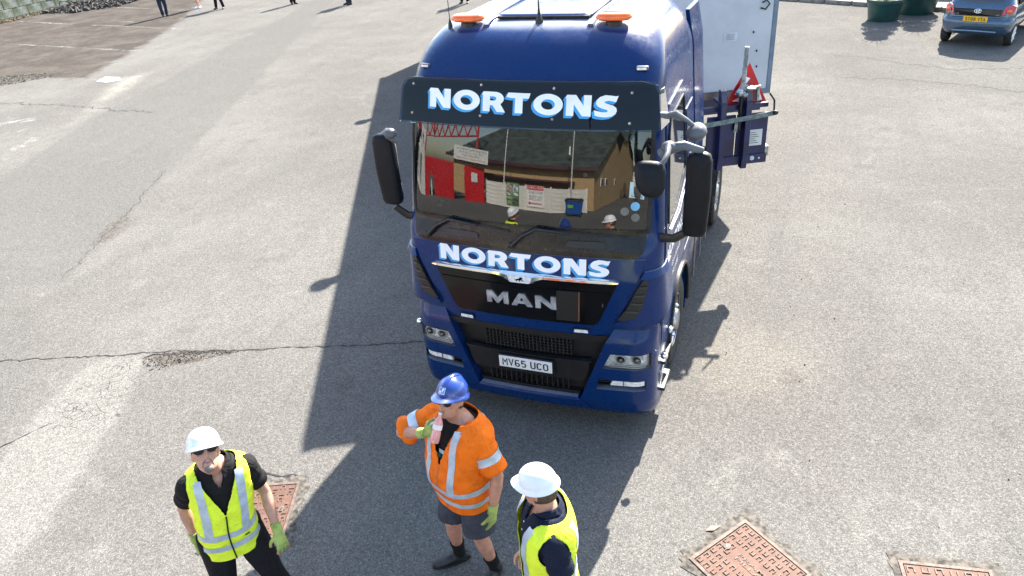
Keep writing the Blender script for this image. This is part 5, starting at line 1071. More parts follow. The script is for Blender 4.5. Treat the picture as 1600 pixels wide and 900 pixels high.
class Man:
    """local frame: feet on z = 0, facing -y, own left = +x; joints in metres"""
    def __init__(s, loc, facing, label, height=1.78, skin=M_SKIN, build=1.0, voxel=.009, simple=False):
        s.root = empty("person", loc, facing, label, "person"); s.k = height/1.78; s.skin = skin; s.b = build; s.vx = voxel; s.simple = simple
        s.M = Matrix.Translation(loc) @ Matrix.Rotation(facing, 4, 'Z') @ Matrix.Scale(s.k, 4)
        s.lean = Matrix()
        s.neck = J(0, .005, 1.50); s.headR = Matrix(); s.headC = J(0, -.015, 1.655)
    def put(s, mb, name, m, parent=None, vox=None, it=2, smooth=60, merge=0, solid=0, norm=True):
        mb.v = [tuple(s.M @ Vector(p)) for p in mb.v]
        o = mb.build(name, m, None, smooth=smooth, merge=merge, norm=norm)
        # geometry sits in the person's own frame
        iv = s.root.matrix_basis.inverted(); o.data.transform(iv)
        if vox: remesh(o, vox, it)
        if solid: q = o.modifiers.new("thick", 'SOLIDIFY'); q.thickness = solid; q.offset = 1
        o.parent = parent or s.root; return o
    # --- trunk outline: (z, depth centre, half width, half depth)
    TRK = [(.84, .0, .165, .125), (.92, .0, .178, .13), (1.00, -.005, .172, .128), (1.08, -.008, .165, .125), (1.18, -.008, .175, .128), (1.28, -.005, .192, .132), (1.36, .0, .203, .128), (1.42, .004, .205, .115), (1.455, .008, .185, .098), (1.48, .01, .145, .085), (1.505, .01, .10, .072), (1.53, .008, .07, .065)]
    def trk(s, z, o=0.):
        T = s.TRK; zs = [t[0] for t in T]; f = lambda i: smooth_i(z, zs, [t[i] for t in T])
        by = s.belly*exp(-((z-1.08)/.14)**2) if hasattr(s, 'belly') else 0
        return f(1)-by*.5, f(2)*s.b+o+by*.35, f(3)*s.b+o+by
    def trp(s, th, z, o=0., wr=0.):
        cy_, rx, ry = s.trk(z, o); c, d = cos(th), sin(th); e = .82
        p = Vector((rx*abs(c)**e*(1 if c > 0 else -1), cy_+ry*abs(d)**e*(1 if d > 0 else -1), z))
        if wr:
            q = p*9+Vector((s.seed, 0, 0)); n_ = noise.noise(Vector((q.x, q.y, q.z*1.6)))*.6+noise.noise(q*2.2)*.35; f = wr*n_; p += Vector((c, d, 0))*f
        return s.bend(p)
    def bend(s, p):
        t = min(1, max(0, (p.z-.92)/.25)); l = s.leanv; z = p.z-.92
        return Vector((p.x+l[0]*z*t, p.y+l[1]*z*t, p.z)) if z > 0 else p
    leanv = (0, 0); seed = 0; hs = 1.
    def sec(s, o=0., z0=.84, z1=1.53, nz=34, n=40, wr=0.): return [[s.trp(2*pi*k/n, z0+(z1-z0)*i/nz, o, wr) for k in range(n)] for i in range(nz+1)]
    def head(s, mb):
        H = lambda *p: s.bend(s.headC) + s.headR @ (Vector(p)*.95)
        prof = [(-.125, -.052, .022, .022), (-.115, -.048, .040, .036), (-.095, -.035, .054, .058), (-.065, -.018, .064, .078), (-.03, -.006, .071, .089), (.005, 0, .075, .094), (.04, .002, .078, .098), (.075, .006, .074, .094), (.10, .008, .060, .078), (.118, .008, .035, .048), (.124, .008, .01, .012)]
        n = 28; R = []
        for z, cy_, rx, ry in prof: R.append([H(rx*cos(t), cy_+ry*sin(t)*(1 if sin(t) > 0 else .98), z) for t in [2*pi*k/n for k in range(n)]])
        mb.loft(R)
        mb.tube([H(0, -.088, .022), H(0, -.106, .0), H(0, -.118, -.022), H(0, -.100, -.036)], [(.010, .010), (.011, .012), (.016, .014), (.012, .008)], 8)       # nose
        mb.tube([H(-.05, -.078, .036), H(0, -.094, .030), H(.05, -.078, .036)], [.012, .014, .012], 8)                                               # brow
        for g in (1, -1):
            mb.ell(H(g*.045, -.066, -.018), (.020, .018, .018)); mb.ell(H(g*.078, .012, -.008), (.012, .022, .034), R=s.headR.to_3x3())
        mb.tube([H(-.022, -.088, -.060), H(0, -.094, -.062), H(.022, -.088, -.060)], [.009, .011, .009], 8); mb.ell(H(0, -.078, -.098), (.026, .022, .020))
        a = s.bend(J(0, .008, 1.44)); b_ = H(0, .012, -.07); mb.tube([a, (a+b_)/2+J(0, .0, 0), b_, H(0, .015, -.02)], [.075*s.b, .060*s.b, .058, .05], 18)
        s.H = H
    def arm(s, mb, g, elbow, wrist, r=(.062, .052, .043, .040, .028), sh=None):
        sh = s.bend(sh or J(g*.174, .005, 1.408)); e, w_ = Vector(elbow), Vector(wrist)
        P = [sh, sh.lerp(e, .35), sh.lerp(e, .8), e, e.lerp(w_, .3), e.lerp(w_, .75), w_]; rr = [r[0], r[0]*.92, r[1]*.86, r[2], r[2]*1.04, r[4]*1.12, r[4]]; mb.tube(P, [x*s.b**.6 for x in rr], 16); return sh, e, w_
    def leg(s, mb, hip, knee, ankle, toe, k=1.0):
        h, kn, a = Vector(hip), Vector(knee), Vector(ankle); mb.tube([h+J(0, 0, .06), h, h.lerp(kn, .5), h.lerp(kn, .92), kn, kn.lerp(a, .28), kn.lerp(a, .65), a], [x*k for x in (.085, .092, .078, .056, .055, .058, .042, .036)], 18)
        t = Vector(toe); mb.tube([a+J(0, .03, -.02), a.lerp(t, .35)+J(0, 0, -.03), a.lerp(t, .8)+J(0, 0, -.035), t], [(.035, .035), (.04, .03), (.042, .022), (.03, .015)], 12)
    def boot(s, ankle, toe, m, high=.14, nm="boot"):
        a, t = Vector(ankle), Vector(toe); d = J(t.x-a.x, t.y-a.y, 0).normalized(); L_ = .29; heel = J(a.x, a.y, 0)-d*.075; x = J(-d.y, d.x, 0); mb = MB(); R = []
        for u, wv, h in ((0, .025, .055), (.03, .037, .075), (.10, .042, .085), (.15, .044, .082), (.20, .048, .068), (.245, .045, .055), (.275, .034, .045), (.292, .015, .035)):
            c = heel+d*u; R.append([c+x*(wv*cos(q))+J(0, 0, .012+h*.5+h*.5*sin(q)*1.0) for q in [2*pi*k/14 for k in range(14)]])
        mb.loft(R); mb.tube([heel+d*.075+J(0, 0, .06), J(a.x, a.y, high*.75), J(a.x, a.y, high)+0*d], [(.045, .052), (.045, .05), (.046, .048)], 16)
        o = s.put(mb, nm, m, vox=.008, it=2); mb = MB(); R = []
        for z in (0, .022): R.append([heel+d*(.146+.152*cos(q))+x*((.040+.010*cos(q))*sin(q))+J(0, 0, z) for q in [2*pi*k/20 for k in range(20)]])
        mb.loft(R); s.put(mb, "sole", M_RUB if m is not M_SHOEW else M_SHOEW, o, smooth=30); return o
    def hand_mb(s, w_, d, n, g, curl=.5, spread=1., th=None):
        """w_ wrist, d finger direction, n palm normal (towards the palm side), g +1 left hand / -1 right hand"""
        d = Vector(d).normalized(); n = Vector(n); n = (n-d*n.dot(d)).normalized(); x = d.cross(n)*g*-1; mb = MB(); w_ = Vector(w_)
        R = []
        for u, a, b_ in ((-.03, .026, .024), (0, .027, .022), (.03, .036, .021), (.06, .041, .020), (.085, .040, .018), (.098, .030, .012)): R.append([w_+d*u+x*a*cos(q)+n*b_*sin(q) for q in [2*pi*k/16 for k in range(16)]])
        mb.loft(R); tips = []
        for i, (off, L_) in enumerate(((.030, .068), (.010, .078), (-.011, .072), (-.030, .056))):
            p = w_+d*.085+x*off; ang = 0; dd = (d+x*off*3.2*spread).normalized(); P = [p-dd*.02, p]
            for seg in (.44, .30, .26): ang += curl*(.55+.1*i)*(1.0 if seg > .4 else 1.25); v = dd*cos(ang)+n*sin(ang); p = p+v*L_*seg; P.append(p)
            mb.tube(P, [.0105, .0105, .010, .0092, .0075], 9); tips.append(p)
        q0 = w_+d*.028+x*.030; t1 = q0+(x*.75+d*.55+n*.35).normalized()*.035; t2 = t1+((x*.35+d*.8+n*(.45+.4*curl)).normalized())*.030; t3 = t2+(d*.8+n*(.5+curl*.8)-x*.25*curl).normalized()*.024
        mb.tube([q0-x*.015, q0, t1, t2, t3], [.014, .0145, .013, .0115, .009], 9); tips.append(t3); s.tips = tips; return mb
    def body(s, arms, legs, hands_bare=()):
        mb = MB(); mb.loft(s.sec(-.012, nz=20, n=32)); s.head(mb)
        for a in arms: s.arm(mb, *a)
        for l in legs: s.leg(mb, *l)
        for hmb in hands_bare: o = len(mb.v); mb.v += hmb.v; mb.f += [tuple(i+o for i in f) for f in hmb.f]; mb.mi += [0]*len(hmb.f)
        return s.put(mb, "body", s.skin, vox=s.vx, it=2)
    def helmet(s, m, peak=.055, ridge=False, badge=False, yaw=0, tilt=0, lift=.0):
        HR = s.headR @ Matrix.Rotation(yaw, 4, 'Z') @ Matrix.Rotation(tilt, 4, 'X'); C = s.bend(s.headC); Q = lambda *p: C + HR @ (Vector(p)*s.hs); n = 40; mb = MB(); R = []; z0 = .048+lift
        for i in range(13):
            a = pi/2*i/12; rr = cos(a)**.85 if i < 12 else .02; z = z0+.104*sin(a)
            R.append([Q(.099*rr*cos(t)*(1), .005+(.122)*rr*sin(t), z+.010*ridge*exp(-(cos(t)*rr/.28)**2)*(rr < .999)) for t in [2*pi*k/n for k in range(n)]])
        R0 = [[Q((.099+o)*cos(t), .005+(.122+o)*sin(t)+(-pk*max(0, -sin(t))**3), z0+h) for t in [2*pi*k/n for k in range(n)]] for o, h, pk in ((-.006, -.02, 0), (.004, -.026, peak*.3), (.014, -.028, peak), (.015, -.022, peak), (.004, -.006, peak*.35), (.0, .0, 0.0))]
        mb.loft(R0+R[1:]); hl = s.put(mb, "helmet", m, smooth=50)
        if ridge:
            mb = MB(); pts = [Q(0, .005+.122*cos(a)*.96, z0+.107*sin(a)+.008) for a in [radians(25+130*i/12) for i in range(13)]]; mb.tube(pts, [(.010, .018)]*13, 10, ref=(0, 0, 1)); s.put(mb, "ridge", m, hl)
        if badge:
            mb = MB(); B_ = [Q(x, .005-.122*.93-.012, z0+.035+z) for x, z in ((-.024, -.02), (.024, -.02), (.022, .026), (-.022, .026))]; B_ = [p+(HR.to_3x3() @ Vector((0, .30*(i > 1)*.05+.0, 0))) for i, p in enumerate(B_)]
            mb.add(B_, [(0, 1, 2, 3)]); bd = s.put(mb, "badge", MATS.get("badge_blue") or mat("badge_blue", (.10, .25, .55), .4), hl, smooth=0)
            O = (B_[0]+B_[2])/2; X = B_[1]-B_[0]; Yv = B_[3]-B_[0]; mb = MB(); O = O-(HR.to_3x3() @ Vector((0, .001, 0)))
            f = lambda u, v: O+X*u+Yv*v
            for (a, b_, c, d_) in ((-.46, -.46, .46, -.40), (-.46, .40, .46, .46), (-.46, -.4, -.40, .4), (.40, -.4, .46, .4)): mb.add([f(a, b_), f(c, b_), f(c, d_), f(a, d_)], [(0, 1, 2, 3)])
            mb.add([f(-.05, .30), f(.32, .34), (f(.05, -.28))], [(0, 1, 2)]); mb.add([f(-.34, -.05), f(-.1, -.05), f(-.1, -.3), f(-.34, -.3)], [(0, 1, 2, 3)]); s.put(mb, "badge_mark", M_WHITE, bd, smooth=0, norm=False)
        return hl
    def glasses(s, wrap=True):
        H = s.H; mb = MB()
        for g in (1, -1):
            if wrap: P = [(g*.008, -.104, .026), (g*.030, -.106, .033), (g*.058, -.088, .033), (g*.074, -.058, .026), (g*.070, -.062, .010), (g*.052, -.088, -.004), (g*.026, -.102, -.004), (g*.010, -.104, .010)]
            else: P = [(g*.010, -.108, .026), (g*.024, -.108, .032), (g*.050, -.098, .030), (g*.062, -.084, .020), (g*.058, -.086, -.002), (g*.040, -.098, -.016), (g*.020, -.106, -.012), (g*.010, -.108, .006)]
            f = [H(*p) for p in P]; b_ = [H(p[0]*.97, p[1]+.006, p[2]) for p in P]; n = 8; mb.add(f+b_, [tuple(range(n)), tuple(range(2*n-1, n-1, -1))]+[(i, (i+1) % n, n+(i+1) % n, n+i) for i in range(n)])
        gl = s.put(mb, "sunglasses", M_LENS, smooth=30); mb = MB(); mb.tube([H(-.012, -.106, .022), H(.012, -.106, .022)], .003, 6)
        for g in (1, -1): mb.tube([H(g*.070, -.066, .022), H(g*.082, -.03, .020), H(g*.082, .012, .012)], .003, 6)
        s.put(mb, "frame", M_BLK, gl)
    def garment(s, name, m, z0, z1, o, wr=.006, vneck=None, openw=0., arms=None, n=150, dz=.0065, thick=.004, armhole=True):
        """a shell round the trunk with neck opening and armholes cut out of a fine grid"""
        nz = int((z1-z0)/dz); G = [[s.trp(2*pi*k/n, z0+(z1-z0)*i/nz, o, wr*min(1, (z1-(z0+(z1-z0)*i/nz))/.12)) for k in range(n)] for i in range(nz+1)]
        def keep(k, i):
            z = z0+(z1-z0)*(i+.5)/nz; th = 2*pi*(k+.5)/n; cy_, rx, ry = s.trk(z, o); x = rx*abs(cos(th))**.82*(1 if cos(th) > 0 else -1); front = sin(th) < 0
            if front and vneck is not None:
                if z > vneck[0] and abs(x) < (z-vneck[0])*vneck[1]+openw: return False
                if openw and abs(x) < openw: return False
            if armhole and z > 1.27 and abs(x) > .15*s.b:
                sh = 1.365; dd = sqrt(((cy_+ry*sin(th)-.0)/.076)**2+((z-sh)/.102)**2)
                if dd < 1: return False
            return True
        mb = MB(); vs = [p for r in G for p in r]; fs = [(i*n+k, i*n+(k+1) % n, (i+1)*n+(k+1) % n, (i+1)*n+k) for i in range(nz) for k in range(n) if keep(k, i)]
        mb.add(vs, fs); ob = s.put(mb, name, m, smooth=180, solid=thick*s.k, norm=False); bm = bmesh.new(); bm.from_mesh(ob.data)
        bmesh.ops.delete(bm, geom=[v for v in bm.verts if not v.link_faces], context='VERTS')
        for _ in range(3):
            ed = [v for v in bm.verts if v.is_boundary]; new = {}
            for v in ed:
                nb = [e.other_vert(v).co for e in v.link_edges if e.is_boundary]
                if len(nb) == 2: new[v] = v.co*.4+(nb[0]+nb[1])*.3
            for v, c in new.items(): v.co = c
        bm.to_mesh(ob.data); bm.free(); s._keep = (z0, z1, o, wr, vneck, openw); return ob
    def band(s, z, h, parent, th0=0., th1=2*pi, n=90, sag=0.):
        z0, z1, o, wr, vn, ow = s._keep; R = []
        for i in range(n+1):
            th = th0+(th1-th0)*i/n; R.append([s.trp(th, zz+sag*sin(th), o+.0065, wr*min(1, (z1-zz)/.12)) for zz in (z-h/2, z-h/6, z+h/6, z+h/2)])
        mb = MB(); mb.loft(R, cap=False, open_=True); s.put(mb, "reflective_band", M_TAPE, parent, smooth=180)
    def braces(s, x0, wd, zlo, parent, side, g, zhi=1.50, dx=0.):
        """band from zlo up to the shoulder on the front (side -1) or back (side 1)"""
        z0, z1, o, wr, vn, ow = s._keep; mb = MB(); R = []; N_ = 26
        for i in range(N_+1):
            t = i/N_; row = []
            for q in (-.5, -.17, .17, .5):
                x = x0+dx*t+q*wd; z = zlo+(zhi-zlo)*t
                for _ in range(30):
                    if s.trk(z, o+.0065)[1] > x*1.02: break
                    z -= .004
                cy_, rx, ry = s.trk(z, o+.0065); c = min(1, (x/rx))**(1/.82); th = acos(min(1, c)); th = -th if side < 0 else th
                if g < 0: th = (pi-th) if side > 0 else (-pi-th)
                row.append(s.trp(th, z, o+.0065, wr*min(1, (z1-z)/.12)))
            R.append(row)
        mb.loft(R, cap=False, open_=True); s.put(mb, "reflective_band", M_TAPE, parent, smooth=180)
    def sleeve(s, g, sh, elbow, frac, m, r0, r1, wr=.006, roll=False, name="sleeve", parent=None, more=None, band_at=None):
        a = s.bend(Vector(sh)); e = Vector(elbow); P = []; rr = []; end = more if more is not None else a.lerp(e, frac); inn = s.bend(J(g*(.095 if roll else .115), .006, 1.44 if roll else 1.40)); path = [inn, a, a.lerp(end, .5), end]
        N_ = 22; L_ = [0]
        for p, q in zip(path, path[1:]): L_.append(L_[-1]+(q-p).length)
        for i in range(N_+1):
            d = L_[-1]*i/N_; x = [smooth_i(d, L_, [p[c] for p in path]) for c in range(3)]; P.append(Vector(x)); t = i/N_; rr.append((.058+(r0-.058)*min(1, t/.22))+(r1-r0)*t+.004*sin(t*23+g)+(.007 if roll and t > .9 else 0))
        mb = MB(); mb.tube(P, rr, 26, cap=False)
        k = 26; mb.v = [tuple(Vector(v)+(Vector(v)-P[i//k]).normalized()*(wr*(noise.noise(Vector(v)*14+Vector((s.seed, g, 0)))*1.2))) for i, v in enumerate(mb.v)]; base = [Vector(v) for v in mb.v]
        o = s.put(mb, name, m, parent, smooth=180, solid=.004*s.k, norm=False)
        if band_at:
            i0, i1 = int(N_*band_at[0]), int(N_*band_at[1]); R = [[P[i]+(base[i*k+j]-P[i])*1.09 for j in range(k)] for i in range(i0, i1+1)]; mb = MB(); mb.loft(R, cap=False); s.put(mb, "reflective_band", M_TAPE, o, smooth=180)
        return o
    def pants(s, m, legs, shorts=None, name="trousers", r=(.112, .10, .085, .075)):
        mb = MB(); mb.loft(s.sec(.014, .80, 1.04, 10, 32)); 
        for hip, knee, ankle in legs:
            h, kn, a = Vector(hip), Vector(knee), Vector(ankle)
            if shorts: end = h.lerp(kn, shorts); mb.tube([h+J(0, 0, .08), h, h.lerp(end, .5), end], [(.11, .12), (r[0], r[0]*1.03), (r[1]*1.03, r[1]*1.08), (r[2]*1.24, r[2]*1.30)], 20)
            else: mb.tube([h+J(0, 0, .08), h, h.lerp(kn, .5), kn, kn.lerp(a, .5), a+J(0, 0, .0)], [r[0], r[0], r[1], r[2]*.95, r[3]*.98, r[3]*.95], 20)
        mb.v = [tuple(Vector(v)+Vector((1, 1, 0))*.010*noise.noise(Vector(v)*Vector((11, 11, 6)).x*.9)) for v in mb.v]
        return s.put(mb, name, m, vox=.009, it=1)
ZV = Vector((0, 0, 1))
# ---------- man in the orange jacket, drinking
MANA = (.16, -1.80, 0)
m = Man(MANA, radians(-22), "man in orange hi-vis jacket and blue helmet drinking in front of the lorry", 1.87, M_SKIN, 1.06, .009); m.belly = .035; m.seed = 3; m.leanv = (0, .03)
m.headR = Matrix.Rotation(radians(12), 4, 'Z') @ Matrix.Rotation(radians(-14), 4, 'X'); m.headC = J(-.01, -.03, 1.655)
legsA = [((.10, .0, .88), (.125, -.03, .47), (.155, .05, .10), (.19, -.09, .03)), ((-.10, .0, .88), (-.125, -.07, .48), (-.16, -.02, .10), (-.24, -.15, .03))]
eR, wR = J(-.375, -.19, 1.30), J(-.085, -.205, 1.46); eL, wL = J(.30, .04, 1.12), J(.31, -.05, .86)
mouth = m.bend(m.headC)+m.headR @ J(0, -.106, -.050)
m.body([(-1, eR, wR), (1, eL, wL)], legsA)
m.glasses(False)
m.helmet(M_HELB, .055, True, True, tilt=radians(-6))
H = m.H; mb = MB(); R = [[H(.0805*c_*cos(t), .010+.0985*c_*max(-.15, sin(t)) if sin(t) > -.2 else .0, z) for t in [radians(-8+196*k/20) for k in range(21)]] for z, c_ in ((-.055, .93), (-.02, 1.0), (.02, 1.02), (.05, 1.0))]; mb.loft(R, cap=False, open_=True); m.put(mb, "hair", M_HAIRD, smooth=60, solid=.004)
mb = MB(); mb.tube([H(-.018, -.1045, -.060), H(0, -.108, -.061), H(.018, -.1045, -.060)], [.004, .0055, .004], 8); m.put(mb, "mouth", M_LIP)
jk = m.garment("jacket", M_ORG, .80, 1.515, .042, .012, vneck=(1.22, .36), armhole=False)
for z in (1.02, .90): m.band(z, .05, jk, sag=-.0)
for g in (1, -1): m.braces(.105, .05, 1.04, jk, -1, g, 1.49, .01); m.braces(.105, .05, 1.04, jk, 1, g, 1.49)
m.sleeve(1, J(.165, .005, 1.43), eL, .86, M_ORG, .092, .082, .010, True, "sleeve", jk, band_at=(.62, .80)); m.sleeve(-1, J(-.165, .0, 1.43), eR, .93, M_ORG, .092, .092, .010, True, "sleeve", jk, band_at=(.62, .80))
mb = MB(); R = [[m.trp(-pi/2+w__, .80+.42*i/20, .0475, .012) for w__ in (-.02, .02)] for i in range(21)]; mb.loft(R, cap=False, open_=True); m.put(mb, "front_seam", mat("dull_orange_zip", (.55, .13, .03), .7), jk)
mb = MB(); mb.loft(m.sec(.012, .82, 1.49, 26, 36, .004)); ts = m.put(mb, "t_shirt", M_TSH, smooth=180)
for c, x0, z0 in (((.5, .65, .65), .0, 1.30), ((.1, .45, .5), -.03, 1.26), ((.55, .1, .09), .03, 1.25)):
    mb = MB(); th = lambda x: -pi/2+x/.2; mb.add([m.trp(th(x0+a), z0+b_, .0165, .004) for a, b_ in ((-.02, -.015), (.02, -.015), (.02, .015), (-.02, .015))], [(0, 1, 2, 3)]); m.put(mb, "print", mat("print_%d" % int(c[0]*100), c, .7), ts, smooth=0)
m.pants(M_GREYC, [l[:3] for l in legsA], .80, "shorts", (.118, .108, .095, .09))
for g, l in ((1, legsA[0]), (-1, legsA[1])):
    a = Vector(l[2]); kn = Vector(l[1]); mb = MB(); mb.tube([a+J(0, 0, -.02), a.lerp(kn, .12), a.lerp(kn, .30), a.lerp(kn, .36)], [.046, .046, .052, .055], 18); m.put(mb, "sock", M_BLACKC, smooth=60)
    m.boot(l[2], l[3], M_BOOT, .15)
hm = m.hand_mb(wL, J(.02, -.12, -1), J(-1, -.1, 0), 1, .45); m.put(hm, "glove", M_GLOVE, vox=.0055, it=2)
d = (mouth-wR); BT = mouth+J(.0, -.008, .0); BD_ = (J(.01, -.10, -.19)).normalized()
bw = BT+BD_*.13
hm = m.hand_mb(wR, (bw-wR)+J(.02, 0, .03), J(.15, .75, -.1), -1, 1.15, .6); m.put(hm, "glove", M_GLOVE, vox=.0055, it=2)
for (w_, e_) in ((wL, eL), (wR, eR)):
    mb = MB(); mb.tube([w_+(e_-w_).normalized()*x for x in (-.01, .03, .06)], [.033, .034, .037], 16); m.put(mb, "glove_cuff", M_GLOVE)
BW = m.M @ BT; BDW = (m.M.to_3x3() @ BD_).normalized(); X_ = BDW.orthogonal().normalized(); Y_ = BDW.cross(X_)
def blathe(prof, n=20):
    mb = MB(); mb.loft([[BW+BDW*h+(X_*cos(2*pi*k/n)+Y_*sin(2*pi*k/n))*r for k in range(n)] for r, h in prof]); return mb
bt = empty("drinks_bottle", BW, 0, "small clear plastic bottle of pink drink held to the mouth by the orange-jacketed man", "bottle")
M_PET = mat("pink_drink_bottle", (.75, .30, .27), .12, var=.1, coat=.8); blathe([(.012, .012), (.013, .03), (.024, .055), (.032, .075), (.033, .12), (.030, .13), (.033, .14), (.033, .20), (.031, .215), (.02, .22)]).build("bottle_body", M_PET, bt, smooth=40)
blathe([(.0338, .085), (.0338, .118)]).build("bottle_label", mat("bottle_label_white", (.75, .7, .7), .5), bt); blathe([(.013, .0), (.0135, .014)]).build("bottle_neck", M_WLENS, bt)
# ---------- bearded man on the left, looking up
MANB = (-1.27, -2.70, 0)
m = Man(MANB, radians(46), "bearded man in white helmet, sunglasses and yellow hi-vis vest looking up", 1.87, M_SKINP, .87, .009); m.seed = 9; m.leanv = (.10, -.02); m.belly = .015
m.headR = Matrix.Rotation(radians(8), 4, 'Z') @ Matrix.Rotation(radians(-36), 4, 'X') @ Matrix.Rotation(radians(9), 4, 'Y'); m.headC = J(-.04, -.05, 1.645)
legsB = [((.10, .0, .88), (.17, -.06, .48), (.24, .02, .10), (.29, -.12, .03)), ((-.10, .0, .88), (-.14, .0, .48), (-.17, .06, .10), (-.21, -.08, .03))]
eL, wL = J(.285, .0, 1.13), J(.29, -.15, .895); eR, wR = J(-.225, .13, 1.13), J(-.22, .08, .87)
m.body([(-1, eR, wR), (1, eL, wL)], legsB); m.glasses(True); m.helmet(M_HELW, .03, False, False, tilt=radians(2), lift=.008)
H = m.H
mb = MB(); n_ = 15; R = [[H(xx*.052, -.099+.030*xx*xx*yy_, z) for xx in [-1+2*i/(n_-1) for i in range(n_)]] for z, yy_ in ((-.128, 1.2), (-.115, 1.15), (-.095, 1.1), (-.080, 1.0))]; mb = MB()
mb.ell(H(0, -.080, -.104), (.030, .022, .024)); mb.tube([H(-.032, -.074, -.09), H(-.028, -.086, -.064), H(-.016, -.097, -.047), H(0, -.1005, -.045), H(.016, -.097, -.047), H(.028, -.086, -.064), H(.032, -.074, -.09)], [.007, .0055, .0048, .004, .0048, .0055, .007], 8); m.put(mb, "beard", M_BEARD, vox=.004, it=2)
mb = MB(); mb.tube([H(-.02, -.1015, -.061), H(0, -.107, -.064), H(.02, -.1015, -.061)], [.0035, .005, .0035], 8); m.put(mb, "mouth", M_LIP)
def polo(m, mt, elL, elR, vn=(1.40, .55), r=(.072, .070), frac=.62):
    sh = m.garment("polo_shirt", mt, .82, 1.505, .010, .005, vneck=vn, n=110, dz=.009, armhole=False)
    m.sleeve(1, J(.168, .005, 1.402), elL, frac, mt, *r, .005, False, "shirt_sleeve", sh); m.sleeve(-1, J(-.168, .0, 1.402), elR, frac, mt, *r, .005, False, "shirt_sleeve", sh)
    mb = MB(); R = []
    for i in range(31):
        th = radians(-90+22+(360-44)*i/30); f = (1+.0*cos(th)); lo = .015+.018*max(0, -sin(th)); R.append([m.bend(J((.072+a)*cos(th), .008-.012*(sin(th) < 0)*0+(.070+a+.022*max(0, -sin(th)))*sin(th), 1.505+h-.055*max(0, -sin(th))**2)) for a, h in ((.012, -.020), (.004, .028), (.002, .034), (.014, .030), (.030, -.012))])
    mb.loft(R, cap=False, open_=True); m.put(mb, "collar", mt, sh, smooth=60); return sh
polo(m, M_BLACKC, eL, eR, (1.38, .42))
vt = m.garment("hi_vis_vest", M_YEL, .80, 1.50, .034, .010, vneck=(1.20, .42)); m.band(1.03, .05, vt); m.band(.92, .05, vt)
for g in (1, -1): m.braces(.115, .05, 1.05, vt, -1, g, 1.475, .012); m.braces(.115, .05, 1.05, vt, 1, g, 1.475)
mb = MB(); mb.tube([m.trp(-pi/2, .80+.40*i/20, .043, .010) for i in range(21)], .005, 6); m.put(mb, "zip", M_BLK, vt)
mb = MB(); mb.add([m.trp(-pi/2+a, z, .0425, .010) for a, z in ((.42, .965), (.62, .965), (.62, .98), (.42, .98))], [(0, 1, 2, 3)]); m.put(mb, "vest_label", M_INK, vt, smooth=0)
m.pants(M_TROUS, [l[:3] for l in legsB])
for l in legsB: m.boot(l[2], l[3], M_BOOT, .13)
hm = m.hand_mb(wL, J(.05, -.45, -1), J(-.25, .9, -.3), 1, .28, 1.7); m.put(hm, "glove", M_GLOVE, vox=.0055, it=2); tips = list(m.tips)
mb = MB()
for tp in (tips[0], tips[3], tips[4]): mb.ell(tp, (.011, .011, .012), 10, 7)
m.put(mb, "glove_fingertip", mat("worn_orange_tip", (.55, .16, .07), .7), smooth=60)
hm = m.hand_mb(wR, J(-.05, .0, -1), J(.9, -.1, 0), -1, .5); m.put(hm, "glove", M_GLOVE, vox=.0055, it=2)
for (w_, e_) in ((wL, eL), (wR, eR)):
    mb = MB(); mb.tube([w_+(e_-w_).normalized()*x for x in (-.01, .03, .06)], [.033, .034, .036], 16); m.put(mb, "glove_cuff", M_GLOVE)
# ---------- man on the right, seen from behind his left shoulder, looking towards the drinker
MANC = (1.02, -2.42, 0)
m = Man(MANC, radians(-62), "man in white helmet and yellow hi-vis vest over navy shirt with his face turned away", 1.88, M_SKINP, 1.0, .009); m.seed = 17; m.leanv = (0, 0.0); m.hs = .93
m.headR = Matrix.Rotation(radians(-34), 4, 'Z') @ Matrix.Rotation(radians(8), 4, 'X'); m.headC = J(-.01, -.03, 1.65)
legsC = [((.10, .0, .88), (.11, -.04, .48), (.12, .03, .10), (.14, -.12, .03)), ((-.10, .0, .88), (-.13, .0, .48), (-.15, .06, .10), (-.2, -.08, .03))]
eL, wL = J(.27, .05, 1.13), J(.25, -.02, .88); eR, wR = J(-.28, .03, 1.13), J(-.25, -.12, .90)
hb = [m.hand_mb(wL, J(-.02, -.1, -1), J(-1, .0, 0), 1, .5), m.hand_mb(wR, J(.05, -.1, -1), J(1, 0, 0), -1, .5)]
m.body([(-1, eR, wR), (1, eL, wL)], legsC, hb); m.helmet(M_HELW, .045, False, False, tilt=radians(2))
H = m.H; mb = MB(); R = [[H(.0805*c_*cos(t), .010+.100*c_*sin(t) if sin(t) > -.2 else -.01, z) for t in [radians(-6+192*k/20) for k in range(21)]] for z, c_ in ((-.062, .90), (-.03, .99), (.02, 1.02), (.05, 1.0))]; mb.loft(R, cap=False, open_=True); m.put(mb, "hair", mat("brown_hair", (.07, .045, .03), .7, var=.4, vscale=90, bump=.6, bscale=250), smooth=60, solid=.004)
mb = MB()
for g in (1, -1): mb.ell(H(g*.03, -.083, .010), (.014, .010, .008), 10, 7)
m.put(mb, "eyes", M_EYE); mb = MB(); mb.tube([H(-.018, -.1035, -.062), H(0, -.1075, -.063), H(.018, -.1035, -.062)], [.004, .0055, .004], 8); m.put(mb, "mouth", M_LIP)
sh = polo(m, M_NAVYC, eL, eR, (1.42, .42), (.074, .073), .66)
for z in (1.41, 1.35): mb = MB(); mb.ell(m.trp(-pi/2, z, .014), (.006, .004, .006), 8, 6); m.put(mb, "button", M_WHITE, sh)
vt = m.garment("hi_vis_vest", M_YEL, .80, 1.50, .034, .010, vneck=(.80, .10), openw=.060); 
for z in (1.06, .94): m.band(z, .05, vt, -pi/2+.50, 1.5*pi-.50)
